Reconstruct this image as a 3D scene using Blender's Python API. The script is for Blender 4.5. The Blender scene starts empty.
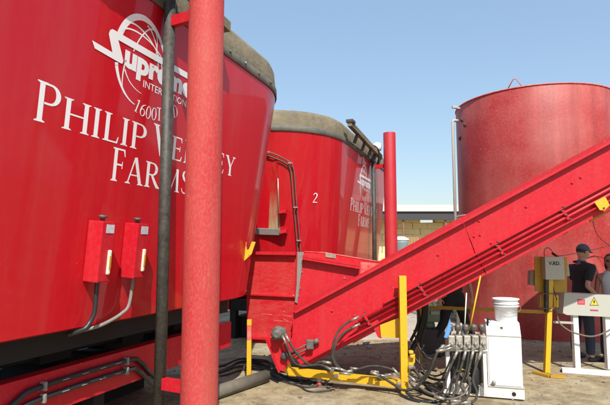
import bpy, bmesh, math, random
from mathutils import Vector, Matrix
from mathutils.bvhtree import BVHTree
random.seed(7)
R = math.radians
sc = bpy.context.scene
col = sc.collection

# ------------------------------------------------------------------ camera
PITCH = 5.43; CAMZ = 1.65; FPX = 500.0
cam_d = bpy.data.cameras.new('camera'); cam = bpy.data.objects.new('camera', cam_d); col.objects.link(cam)
cam.location = (0, 0, CAMZ); cam.rotation_euler = (R(90 + PITCH), 0, 0)
cam_d.sensor_width = 36; cam_d.lens = 36 * FPX / 610; cam_d.clip_start = .05; cam_d.clip_end = 2000
sc.camera = cam
# ------------------------------------------------------------------ light
SUN_DIR = Vector((.16, -.99, 1.16)).normalized()           # towards the sun
world = bpy.data.worlds.new('World'); sc.world = world; world.use_nodes = True
wn = world.node_tree.nodes; wl = world.node_tree.links; bg = wn['Background']
sky = wn.new('ShaderNodeTexSky'); sky.sky_type = 'NISHITA'; sky.sun_disc = False
sky.sun_elevation = math.asin(SUN_DIR.z); sky.sun_rotation = math.atan2(SUN_DIR.x, SUN_DIR.y)
sky.air_density = 1.5; sky.dust_density = 1.0; sky.ozone_density = 2.3
hz = wn.new('ShaderNodeMix'); hz.data_type = 'RGBA'; hz.inputs[0].default_value = .48                                  # a thin even haze evens the sky out
wl.new(sky.outputs[0], hz.inputs[6]); hz.inputs[7].default_value = (1.9, 2.75, 3.95, 1)
wl.new(hz.outputs[2], bg.inputs['Color']); bg.inputs['Strength'].default_value = .15
sl = bpy.data.lights.new('sun', 'SUN'); sl.energy = 5.0; sl.angle = R(.5); sl.color = (1, .955, .88)
so = bpy.data.objects.new('sun', sl); col.objects.link(so)
so.rotation_euler = SUN_DIR.to_track_quat('Z', 'Y').to_euler(); so.location = (2, -4, 12)
sc.view_settings.view_transform = 'Standard'; sc.view_settings.look = 'None'
sc.view_settings.exposure = 0.35; sc.view_settings.gamma = 1

# ------------------------------------------------------------------ helpers
cP, sP = math.cos(R(PITCH)), math.sin(R(PITCH))
def ray(u, v): return Vector((u - 305, FPX * cP - (202.5 - v) * sP, FPX * sP + (202.5 - v) * cP))
CAM = Vector((0, 0, CAMZ))
def P(u, v, Y):
    r = ray(u, v); return CAM + r * (Y / r.y)
def G(u, v, z=0):
    r = ray(u, v); return CAM + r * ((z - CAMZ) / r.z)
def on_plane(u, v, p0, n):
    r = ray(u, v); return CAM + r * ((p0 - CAM).dot(n) / r.dot(n))

WO = {}
def setp(o, label=None, cat=None, group=None, kind=None):
    if label: o['label'] = label
    if cat: o['category'] = cat
    if group: o['group'] = group
    if kind: o['kind'] = kind
    return o
def thing(name, loc, label, cat, group=None):
    o = bpy.data.objects.new(name, None); o.empty_display_size = .2; col.objects.link(o)
    o.location = loc; WO[o] = Vector(loc)
    return setp(o, label, cat, group)

class MB:
    """collects shapes in world coordinates; build() links them as one mesh object"""
    def __init__(s): s.v = []; s.f = []; s.sm = []
    def add(s, vs, fs, smooth=False):
        b = len(s.v); s.v += [Vector(v) for v in vs]
        for f in fs: s.f.append([b + i for i in f]); s.sm.append(smooth)
        return s
    def box(s, c, size, M=None, bev=0):
        M = M or Matrix.Identity(3); c = Vector(c); x, y, z = [k / 2 for k in size]
        if bev:
            b = min(bev, x * .9, y * .9, z * .9)
            vs = []; fs = []
            bm = bmesh.new(); bmesh.ops.create_cube(bm, size=1)
            for v in bm.verts: v.co = Vector((v.co.x * 2 * x, v.co.y * 2 * y, v.co.z * 2 * z))
            bmesh.ops.bevel(bm, geom=list(bm.edges), offset=b, segments=2, affect='EDGES', profile=.6)
            bm.verts.index_update()
            vs = [c + M @ v.co for v in bm.verts]; fs = [[v.index for v in f.verts] for f in bm.faces]; bm.free()
            return s.add(vs, fs)
        vs = [c + M @ Vector((a * x, b * y, d * z)) for a in (-1, 1) for b in (-1, 1) for d in (-1, 1)]
        return s.add(vs, [(0, 1, 3, 2), (4, 6, 7, 5), (0, 4, 5, 1), (2, 3, 7, 6), (0, 2, 6, 4), (1, 5, 7, 3)])
    def prism(s, pts, off):
        """polygon pts (3D) extruded by off"""
        n = len(pts); off = Vector(off); a = [Vector(p) for p in pts]
        nr = Vector((0, 0, 0))
        for i in range(n): nr += a[i].cross(a[(i + 1) % n])
        if nr.dot(off) > 0: a.reverse()
        vs = a + [p + off for p in a]
        fs = [list(range(n)), list(range(2 * n - 1, n - 1, -1))] + [(i, i + n, (i + 1) % n + n, (i + 1) % n) for i in range(n)]
        return s.add(vs, fs)
    def bar(s, a, b, w, h, up=(0, 0, 1)):
        a = Vector(a); b = Vector(b); d = (b - a); L = d.length; d.normalize()
        sd = d.cross(Vector(up)); sd.normalize(); u = sd.cross(d)
        return s.box((a + b) / 2, (L, w, h), Matrix((d, sd, u)).transposed())
    def tube(s, path, r, seg=10, caps=True, close=False):
        path = [Vector(p) for p in path]; n = len(path)
        rr = r if isinstance(r, (list, tuple)) else [r] * n
        t0 = (path[1] - path[0]).normalized()
        ref = Vector((0, 0, 1)) if abs(t0.z) < .9 else Vector((0, 1, 0))
        u = t0.cross(ref).normalized(); vs = []; prev = t0
        for i, p in enumerate(path):
            t = (path[min(i + 1, n - 1)] - path[max(i - 1, 0)]).normalized()
            q = prev.rotation_difference(t); u = (q @ u).normalized(); prev = t
            w = t.cross(u)
            for k in range(seg):
                a = 2 * math.pi * k / seg; vs.append(p + (u * math.cos(a) + w * math.sin(a)) * rr[i])
        fs = [(i * seg + k, i * seg + (k + 1) % seg, (i + 1) * seg + (k + 1) % seg, (i + 1) * seg + k) for i in range(n - 1) for k in range(seg)]
        b = len(s.v); s.add(vs, fs, True)
        if caps:
            s.f.append([b + k for k in range(seg)][::-1]); s.sm.append(False)
            s.f.append([b + (n - 1) * seg + k for k in range(seg)]); s.sm.append(False)
        return s
    def lathe(s, c, prof, axis=(0, 0, 1), seg=24, smooth=True):
        q = Vector((0, 0, 1)).rotation_difference(Vector(axis).normalized()); c = Vector(c); vs = []
        for (r, z) in prof:
            for k in range(seg):
                a = 2 * math.pi * k / seg; vs.append(c + q @ Vector((r * math.cos(a), r * math.sin(a), z)))
        fs = [(i * seg + k, i * seg + (k + 1) % seg, (i + 1) * seg + (k + 1) % seg, (i + 1) * seg + k) for i in range(len(prof) - 1) for k in range(seg)]
        b = len(s.v); s.add(vs, fs, smooth)
        s.f.append([b + k for k in range(seg)][::-1]); s.sm.append(False)
        s.f.append([b + (len(prof) - 1) * seg + k for k in range(seg)]); s.sm.append(False)
        return s
    def build(s, name, mat, parent=None, origin=None, **kw):
        if parent is not None: org = WO[parent]
        elif origin is not None: org = Vector(origin)
        else:
            xs = [v.x for v in s.v]; ys = [v.y for v in s.v]; org = Vector(((min(xs) + max(xs)) / 2, (min(ys) + max(ys)) / 2, min(v.z for v in s.v)))
        me = bpy.data.meshes.new(name); me.from_pydata([v - org for v in s.v], [], s.f); me.update()
        me.polygons.foreach_set('use_smooth', s.sm)
        if mat: me.materials.append(mat)
        o = bpy.data.objects.new(name, me); col.objects.link(o)
        if parent is not None: o.parent = parent
        else: o.location = org
        WO[o] = org.copy()
        return setp(o, **kw)

def spline(pts, n=8):
    pts = [Vector(p) for p in pts]; out = []
    for i in range(len(pts) - 1):
        p0 = pts[max(i - 1, 0)]; p1 = pts[i]; p2 = pts[i + 1]; p3 = pts[min(i + 2, len(pts) - 1)]
        for k in range(n):
            t = k / n
            out.append(.5 * ((2 * p1) + (p2 - p0) * t + (2 * p0 - 5 * p1 + 4 * p2 - p3) * t * t + (3 * p1 - p0 - 3 * p2 + p3) * t ** 3))
    return out + [pts[-1]]

def text_obj(body, name, mat, parent, origin, ux, uy, height, width=None, bold=0., depth=.002, align='LEFT', shear=0.):
    """lettering from the built-in face, laid in the plane ux, uy; height = capital height"""
    cu = bpy.data.curves.new(name, 'FONT'); cu.body = body; cu.offset = bold; cu.resolution_u = 3; cu.extrude = 0; cu.shear = shear
    t = bpy.data.objects.new(name, cu); col.objects.link(t)
    dg = bpy.context.evaluated_depsgraph_get(); me = bpy.data.meshes.new_from_object(t.evaluated_get(dg))
    bpy.data.objects.remove(t)
    xs = [v.co.x for v in me.vertices]; x0, x1 = min(xs), max(xs)
    k = height / .69; kx = (width / (x1 - x0)) if width else k
    ux = Vector(ux).normalized(); uy = Vector(uy).normalized(); nz = ux.cross(uy)
    org = WO[parent] if parent else Vector((0, 0, 0)); o0 = Vector(origin)
    sh = -(x0 + x1) / 2 if align == 'CENTER' else -x0
    for v in me.vertices: v.co = o0 + ux * ((v.co.x + sh) * kx) + uy * (v.co.y * k) + nz * depth - org
    me.materials.clear(); me.materials.append(mat)
    o = bpy.data.objects.new(name, me); col.objects.link(o)
    if parent: o.parent = parent
    WO[o] = org.copy()
    return o

# ------------------------------------------------------------------ materials
def mat(name, colour, rough=.5, metal=0., spec=.5, coat=0., coat_r=.1, vary=None, v_scale=3., v_amt=.4, dust=None, d_scale=8., d_amt=.0, bump=0., b_scale=40., r_vary=0., stretch=None, spots=None, streak=None):
    m = bpy.data.materials.new(name); m.use_nodes = True; nt = m.node_tree; N = nt.nodes; L = nt.links; b = N['Principled BSDF']
    b.inputs['Roughness'].default_value = rough; b.inputs['Metallic'].default_value = metal
    b.inputs['Specular IOR Level'].default_value = spec; b.inputs['Coat Weight'].default_value = coat; b.inputs['Coat Roughness'].default_value = coat_r
    tc = N.new('ShaderNodeNewGeometry'); vec = tc.outputs['Position']
    if stretch:
        mp = N.new('ShaderNodeMapping'); mp.inputs['Scale'].default_value = stretch; L.new(vec, mp.inputs['Vector']); vec = mp.outputs['Vector']
    def noise(scale, det=5., r=.6):
        n = N.new('ShaderNodeTexNoise'); n.inputs['Scale'].default_value = scale; n.inputs['Detail'].default_value = det; n.inputs['Roughness'].default_value = r
        L.new(vec, n.inputs['Vector']); return n.outputs['Fac']
    def ramp(fac, a, c):
        r_ = N.new('ShaderNodeMapRange'); r_.inputs['From Min'].default_value = a; r_.inputs['From Max'].default_value = c; L.new(fac, r_.inputs['Value']); return r_.outputs['Result']
    def mixc(fac, c1, c2):
        x = N.new('ShaderNodeMix'); x.data_type = 'RGBA'; L.new(fac, x.inputs['Factor'])
        for s_, c_ in (('A', c1), ('B', c2)):
            i = [q for q in x.inputs if q.name == s_ and q.type == 'RGBA'][0]
            if isinstance(c_, tuple): i.default_value = (*c_, 1)
            else: L.new(c_, i)
        return [q for q in x.outputs if q.type == 'RGBA'][0]
    def mul(fac, k):
        x = N.new('ShaderNodeMath'); x.operation = 'MULTIPLY'; L.new(fac, x.inputs[0]); x.inputs[1].default_value = k; return x.outputs[0]
    c = colour
    if vary: c = mixc(mul(ramp(noise(v_scale), .35, .7), v_amt), c, vary)
    if dust: c = mixc(mul(ramp(noise(d_scale, 8, .7), .45, .75), d_amt), c, dust)
    if streak:                                                  # rain-washed dust: noise drawn out vertically
        mp2 = N.new('ShaderNodeMapping'); mp2.inputs['Scale'].default_value = (5, 5, .32); L.new(tc.outputs['Position'], mp2.inputs['Vector'])
        n2 = N.new('ShaderNodeTexNoise'); n2.inputs['Scale'].default_value = streak[2]; n2.inputs['Detail'].default_value = 7; n2.inputs['Roughness'].default_value = .65; L.new(mp2.outputs[0], n2.inputs['Vector'])
        c = mixc(mul(ramp(n2.outputs['Fac'], .46, .72), streak[1]), c, streak[0])
    if spots: c = mixc(ramp(noise(spots[1], 2, .5), spots[2], spots[2] + .03), c, spots[0])
    if isinstance(c, tuple): b.inputs['Base Color'].default_value = (*c, 1)
    else: L.new(c, b.inputs['Base Color'])
    if r_vary:
        x = N.new('ShaderNodeMath'); x.operation = 'MULTIPLY_ADD'; L.new(noise(v_scale * 2.3), x.inputs[0]); x.inputs[1].default_value = r_vary; x.inputs[2].default_value = rough - r_vary / 2
        L.new(x.outputs[0], b.inputs['Roughness'])
    if bump:
        bp = N.new('ShaderNodeBump'); bp.inputs['Strength'].default_value = 1; bp.inputs['Distance'].default_value = bump; L.new(noise(b_scale, 4), bp.inputs['Height']); L.new(bp.outputs[0], b.inputs['Normal'])
    return m
RED = (.62, .008, .022)
M = dict(
    tub=mat('glossy_red_paint', (.50, .003, .011), .42, spec=.22, coat=.42, coat_r=.06, vary=(.50, .008, .018), v_scale=1.2, v_amt=.35, dust=(.45, .07, .06), d_scale=18, d_amt=.08, bump=.006, b_scale=1.3, spots=((.6, .35, .3), 34, .77), streak=((.44, .06, .05), .28, 1.2)),
    conveyor=mat('red_enamel', (.49, .006, .019), .5, spec=.25, coat=.1, coat_r=.25, vary=(.54, .02, .03), v_scale=2.2, v_amt=.3, dust=(.55, .14, .10), d_scale=30, d_amt=.16, bump=.0003, b_scale=3, spots=((.6, .3, .26), 38, .765), streak=((.44, .05, .045), .35, 1.5)),
    dusty=mat('dusty_red_enamel', (.62, .02, .035), .6, vary=(.6, .22, .16), v_scale=9, v_amt=.7, dust=(.6, .4, .25), d_scale=22, d_amt=.5, spots=((.75, .5, .4), 30, .72)),
    pole=mat('weathered_red_pole', (.42, .027, .031), .68, spec=.25, vary=(.47, .095, .08), v_scale=2, v_amt=.5, dust=(.50, .17, .13), d_scale=70, d_amt=.5, streak=((.34, .10, .06), .35, 2.2), spots=((.22, .07, .04), 40, .75), bump=.001, b_scale=160, stretch=(1, 1, .5)),
    pole2=mat('pole_red', (.44, .01, .022), .5, vary=(.48, .04, .04), v_scale=3, v_amt=.4, dust=(.5, .15, .12), d_scale=50, d_amt=.2),
    tank=mat('faded_red_tank', (.34, .016, .018), .5, spec=.3, vary=(.46, .14, .12), v_scale=.75, v_amt=.75, dust=(.42, .17, .12), d_scale=24, d_amt=.35, bump=.0025, b_scale=14, streak=((.20, .035, .03), .45, .9), spots=((.5, .25, .2), 30, .74)),
    steel=mat('dirty_steel', (.028, .028, .027), .6, metal=.2, vary=(.085, .08, .065), v_scale=9, v_amt=.7, dust=(.16, .14, .10), d_scale=35, d_amt=.5, bump=.0008, b_scale=90),
    darksteel=mat('dark_frame_steel', (.05, .045, .045), .7, vary=(.1, .07, .06), v_scale=4, v_amt=.5),
    pipe=mat('grey_dirty_pipe', (.10, .09, .075), .75, vary=(.2, .16, .1), v_scale=5, v_amt=.6, bump=.002, b_scale=25),
    ring=mat('dusty_ring', (.21, .17, .105), .9, vary=(.085, .075, .055), v_scale=2.5, v_amt=.75, dust=(.30, .25, .15), d_scale=9, d_amt=.5, bump=.012, b_scale=14),
    rubber=mat('grey_rubber', (.20, .19, .17), .75, dust=(.33, .3, .25), d_scale=20, d_amt=.5),
    black=mat('black_rubber', (.012, .012, .013), .5),
    hose=mat('hydraulic_hose', (.028, .027, .025), .75, spec=.25, vary=(.09, .08, .06), v_scale=14, v_amt=.6),
    hosedark=mat('dark_hose', (.022, .022, .024), .42),
    fitting=mat('zinc_fitting', (.34, .32, .28), .35, metal=.6, vary=(.3, .28, .22), v_scale=30, v_amt=.5),
    valve=mat('valve_casting', (.50, .46, .38), .5, metal=.3, vary=(.12, .10, .08), v_scale=26, v_amt=.75, bump=.003, b_scale=60),
    knob=mat('valve_knob', (.08, .08, .075), .5, metal=.4, vary=(.25, .23, .19), v_scale=30, v_amt=.5),
    yellow=mat('yellow_paint', (.66, .40, .01), .45, vary=(.70, .36, .01), v_scale=4, v_amt=.5, dust=(.35, .22, .08), d_scale=28, d_amt=.35, spots=((.2, .12, .05), 34, .71)),
    ochre=mat('old_yellow_paint', (.50, .28, .015), .55, vary=(.36, .2, .02), v_scale=5, v_amt=.6, dust=(.2, .14, .06), d_scale=25, d_amt=.4),
    white=mat('white_enamel', (.72, .72, .71), .4, dust=(.45, .38, .28), d_scale=7, d_amt=.35, spots=((.3, .22, .12), 24, .8)),
    dirtywhite=mat('chipped_white_enamel', (.75, .73, .70), .5, dust=(.35, .24, .14), d_scale=14, d_amt=.8),
    panelgrey=mat('pale_grey_panel', (.42, .42, .37), .5, dust=(.5, .46, .38), d_scale=12, d_amt=.3),
    boxgrey=mat('grey_plastic_box', (.40, .39, .34), .6, dust=(.3, .27, .2), d_scale=16, d_amt=.4),
    plastic=mat('white_plastic', (.80, .82, .82), .35),
    decal=mat('white_vinyl', (.80, .80, .80), .4, coat=.5, coat_r=.1),
    ink=mat('black_ink', (.02, .018, .02), .6),
    redink=mat('red_label', (.55, .02, .05), .5), redink2=mat('dull_red_label', (.40, .05, .08), .5),
    signyellow=mat('sign_yellow', (.72, .52, .03), .5),
    sticker=mat('silver_sticker', (.55, .57, .60), .4, vary=(.3, .32, .4), v_scale=45, v_amt=.7),
    dirtyplate=mat('worn_plate', (.28, .25, .20), .6, vary=(.08, .14, .07), v_scale=40, v_amt=.9, dust=(.5, .42, .35), d_scale=55, d_amt=.8),
    blue=mat('blue_plastic', (.10, .28, .70), .45),
    cream=mat('cream_plastic', (.72, .68, .52), .5),
    concrete=mat('lit_concrete', (.42, .38, .31), .85, vary=(.3, .26, .2), v_scale=1.5, v_amt=.6),
    roof=mat('pale_sheet_roof', (.56, .55, .50), .55), under=mat('shaded_roof_underside', (.045, .042, .045), .7),
    rust=mat('rusty_post', (.22, .10, .07), .8),
    straw=mat('straw', (.80, .62, .36), .95, vary=(.60, .44, .20), v_scale=5, v_amt=.6, dust=(.70, .58, .32), d_scale=25, d_amt=.6, bump=.02, b_scale=22),
    skin=mat('skin', (.50, .27, .19), .5, spec=.4), skin2=mat('skin_tanned', (.36, .18, .12), .5, spec=.4),
    hair=mat('dark_hair', (.03, .02, .016), .6), blackcloth=mat('black_cloth', (.012, .012, .014), .85, vary=(.03, .03, .034), v_scale=14, v_amt=.6),
    navy=mat('dark_blue_cloth', (.03, .04, .07), .85), cap=mat('grey_blue_cap', (.08, .10, .13), .85), collar=mat('grey_cloth', (.13, .14, .16), .85),
    greycloth=mat('pale_grey_cloth', (.50, .53, .56), .85), lens=mat('dark_lens', (.01, .01, .012), .15), lip=mat('lip', (.38, .12, .1), .5), shoe=mat('dark_shoe', (.03, .028, .025), .6),
    green=mat('pump_green', (.16, .26, .17), .55, dust=(.35, .34, .28), d_scale=14, d_amt=.5),
    brownbox=mat('brown_crate', (.34, .20, .09), .8), bingrey=mat('grey_bin', (.20, .25, .26), .6),
    foliage=mat('dusty_foliage', (.10, .13, .06), .8, vary=(.2, .2, .14), v_scale=8, v_amt=.6),
    litter=mat('dull_straw', (.36, .28, .15), .9, vary=(.2, .14, .07), v_scale=14, v_amt=.8), gravel=mat('yard_gravel', (.24, .20, .14), .9, vary=(.12, .1, .07), v_scale=9, v_amt=.8),
    scuffed=mat('scuffed_red_enamel', (.49, .007, .018), .5, spec=.25, vary=(.50, .06, .05), v_scale=5, v_amt=.5, dust=(.52, .22, .16), d_scale=24, d_amt=.22, stretch=(.5, .5, 1.6), spots=((.58, .38, .3), 26, .745), streak=((.40, .07, .05), .4, 2)),
    darkstrip=mat('weathered_strip', (.085, .085, .075), .7, vary=(.2, .17, .11), v_scale=5, v_amt=.7),
    motor=mat('greasy_motor', (.08, .075, .07), .6, vary=(.22, .19, .15), v_scale=24, v_amt=.7, bump=.003, b_scale=50),
    undershade=mat('under_tub_shade', (.012, .011, .010), .9),  # near-black colour stands in for the deep shade under the tubs
    stone=mat('pale_stone', (.42, .38, .33), .9, vary=(.25, .2, .17), v_scale=9, v_amt=.6),
)
# worn steel of the discharge door: paint fading to bare straw-coloured metal towards its lower edge (wear, not light)
def door_mat():
    m = mat('worn_door_paint', (.46, .003, .009), .45, spec=.25, vary=(.46, .06, .04), v_scale=3, v_amt=.7, stretch=(7, 7, .8)); nt = m.node_tree; N = nt.nodes; L = nt.links; b = N['Principled BSDF']
    src = b.inputs['Base Color'].links[0].from_socket; g = N.new('ShaderNodeNewGeometry'); sx = N.new('ShaderNodeSeparateXYZ'); L.new(g.outputs['Position'], sx.inputs[0])
    n = N.new('ShaderNodeTexNoise'); n.inputs['Scale'].default_value = 9; mp = N.new('ShaderNodeMapping'); mp.inputs['Scale'].default_value = (3, 3, .35); L.new(g.outputs['Position'], mp.inputs[0]); L.new(mp.outputs[0], n.inputs['Vector'])
    r1 = N.new('ShaderNodeMapRange'); r1.inputs['From Min'].default_value = 2.65; r1.inputs['From Max'].default_value = 2.05; L.new(sx.outputs[2], r1.inputs[0])
    a = N.new('ShaderNodeMath'); a.operation = 'MULTIPLY'; L.new(r1.outputs[0], a.inputs[0]); L.new(n.outputs[0], a.inputs[1])
    a2 = N.new('ShaderNodeMath'); a2.operation = 'MULTIPLY'; a2.use_clamp = True; L.new(a.outputs[0], a2.inputs[0]); a2.inputs[1].default_value = 1.7
    x = N.new('ShaderNodeMix'); x.data_type = 'RGBA'; L.new(a2.outputs[0], x.inputs[0]); L.new(src, x.inputs[6]); x.inputs[7].default_value = (.40, .30, .17, 1); L.new(x.outputs[2], b.inputs['Base Color'])
    return m
M['door'] = door_mat()

# ground: dirty tan concrete with straw litter
def ground_mat():
    m = bpy.data.materials.new('straw_littered_yard'); m.use_nodes = True; nt = m.node_tree; N = nt.nodes; L = nt.links; b = N['Principled BSDF']
    b.inputs['Roughness'].default_value = .95; b.inputs['Specular IOR Level'].default_value = .2
    g = N.new('ShaderNodeNewGeometry')
    def noise(s, d=6, r=.6, dist=0):
        n = N.new('ShaderNodeTexNoise'); n.inputs['Scale'].default_value = s; n.inputs['Detail'].default_value = d; n.inputs['Roughness'].default_value = r; n.inputs['Distortion'].default_value = dist
        L.new(g.outputs['Position'], n.inputs['Vector']); return n.outputs['Fac']
    def cr(fac, stops):
        c = N.new('ShaderNodeValToRGB'); L.new(fac, c.inputs[0]); e = c.color_ramp.elements
        e[0].position, e[0].color = stops[0][0], (*stops[0][1], 1); e[1].position, e[1].color = stops[1][0], (*stops[1][1], 1)
        for p_, c_ in stops[2:]: k = e.new(p_); k.color = (*c_, 1)
        return c.outputs[0]
    a = cr(noise(.8, 8, .65, .6), [(.32, (.18, .14, .085)), (.64, (.42, .39, .30)), (.5, (.33, .275, .17))])
    c = cr(noise(7, 8, .75), [(.38, (.09, .065, .035)), (.62, (.44, .35, .19))])
    x = N.new('ShaderNodeMix'); x.data_type = 'RGBA'; x.inputs['Factor'].default_value = .42
    L.new(a, x.inputs[6]); L.new(c, x.inputs[7])
    y = N.new('ShaderNodeMix'); y.data_type = 'RGBA'
    r = N.new('ShaderNodeMapRange'); r.inputs['From Min'].default_value = .50; r.inputs['From Max'].default_value = .70; L.new(noise(1.3, 9, .72), r.inputs['Value'])
    L.new(r.outputs[0], y.inputs[0]); L.new(x.outputs[2], y.inputs[6]); y.inputs[7].default_value = (.11, .08, .045, 1)
    L.new(y.outputs[2], b.inputs['Base Color'])
    bp = N.new('ShaderNodeBump'); bp.inputs['Distance'].default_value = .007; L.new(noise(18, 8, .7), bp.inputs['Height']); L.new(bp.outputs[0], b.inputs['Normal'])
    return m
M['ground'] = ground_mat()

# ------------------------------------------------------------------ ground
me = bpy.data.meshes.new('ground'); me.from_pydata([(-600, -200, 0), (600, -200, 0), (600, 1200, 0), (-600, 1200, 0)], [], [(0, 1, 2, 3)]); me.materials.append(M['ground'])
gr = bpy.data.objects.new('ground', me); col.objects.link(gr); gr['kind'] = 'structure'

# ------------------------------------------------------------------ the feed mixers
TH = R(20.3); Nn = Vector((math.cos(TH), -math.sin(TH), 0)); Dd = Vector((math.sin(TH), math.cos(TH), 0)); Z = Vector((0, 0, 1))
KT, KB, ZT, ZB, KC = 2.456, 2.66, 3.65, 1.124, 3.81
WUP = (Z * (ZT - ZB) + Nn * (KB - KT)).normalized(); W0 = -KB * Nn + Z * ZB; WN = WUP.cross(Dd).normalized()
if WN.dot(Nn) < 0: WN = -WN
SPAN = 7.25
def lerp(a, b, t): return a + (b - a) * t
def NK(k, s, z): return -k * Nn + s * Dd + z * Z                    # wall coordinates: offset k, along s, height z
def outline(t, sc_, inset=0., z=None, nseg=28):
    """ring of points at fraction t of the tub's height, starting on the near flank"""
    k = lerp(KB, KT, t) + inset; rn = KC - k; half = lerp(1.60, 1.935, t); e = lerp(1.10, 1.35, t) - inset
    zz = lerp(ZB, ZT, t) if z is None else z; pts = []
    for i in range(9): pts.append(NK(k, sc_ - half + 2 * half * i / 8, zz))
    for i in range(1, nseg): a = math.pi * i / nseg; pts.append(NK(KC - rn * math.cos(a), sc_ + half + e * math.sin(a), zz))
    for i in range(9): pts.append(NK(KC + rn, sc_ + half - 2 * half * i / 8, zz))
    for i in range(1, nseg): a = math.pi * i / nseg; pts.append(NK(KC + rn * math.cos(a), sc_ - half - e * math.sin(a), zz))
    return pts
def loft(rings, closed_bottom=False, flip=False):
    n = len(rings[0]); vs = [p for r_ in rings for p in r_]; fs = []
    for j in range(len(rings) - 1):
        for i in range(n):
            f = (j * n + i, j * n + (i + 1) % n, (j + 1) * n + (i + 1) % n, (j + 1) * n + i); fs.append(f[::-1] if flip else f)
    if closed_bottom: fs.append(list(range(n))[::-1])
    return vs, fs

# ---- serif lettering, drawn as polygons in units of the capital height
def strip(pts, w):
    """pen stroke: list of (x,y) with widths w -> polygon quads"""
    out = []
    for i, (x, y) in enumerate(pts):
        a = pts[max(i - 1, 0)]; b = pts[min(i + 1, len(pts) - 1)]; dx, dy = b[0] - a[0], b[1] - a[1]; l = math.hypot(dx, dy) or 1
        h = (w[i] if isinstance(w, (list, tuple)) else w) / 2; out.append(((x - dy / l * h, y + dx / l * h), (x + dy / l * h, y - dx / l * h)))
    return [[out[i][0], out[i][1], out[i + 1][1], out[i + 1][0]] for i in range(len(out) - 1)]
def arc(cx, cy, rx, ry, a0, a1, wa, wb, n=14):
    """arc whose pen is wa wide at top/bottom and wb wide at the sides"""
    pts = []; w = []
    for i in range(n + 1):
        a = R(lerp(a0, a1, i / n)); pts.append((cx + rx * math.cos(a), cy + ry * math.sin(a))); w.append(lerp(wa, wb, math.cos(a) ** 2))
    return strip(pts, w)
TK, TN = .132, .052
def serif(x, y, w=.27, top=False):
    s = -1 if top else 1
    return [[(x - w / 2, y), (x + w / 2, y), (x + w / 2, y + s * .022), (x + TK / 2, y + s * .06), (x - TK / 2, y + s * .06), (x - w / 2, y + s * .022)]]
def stem(x, w=TK, y0=.0, y1=1.): return [[(x - w / 2, y0), (x + w / 2, y0), (x + w / 2, y1), (x - w / 2, y1)]]
def vstem(x): return stem(x, TK, .02, .98) + serif(x, 0) + serif(x, 1, top=True)
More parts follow.
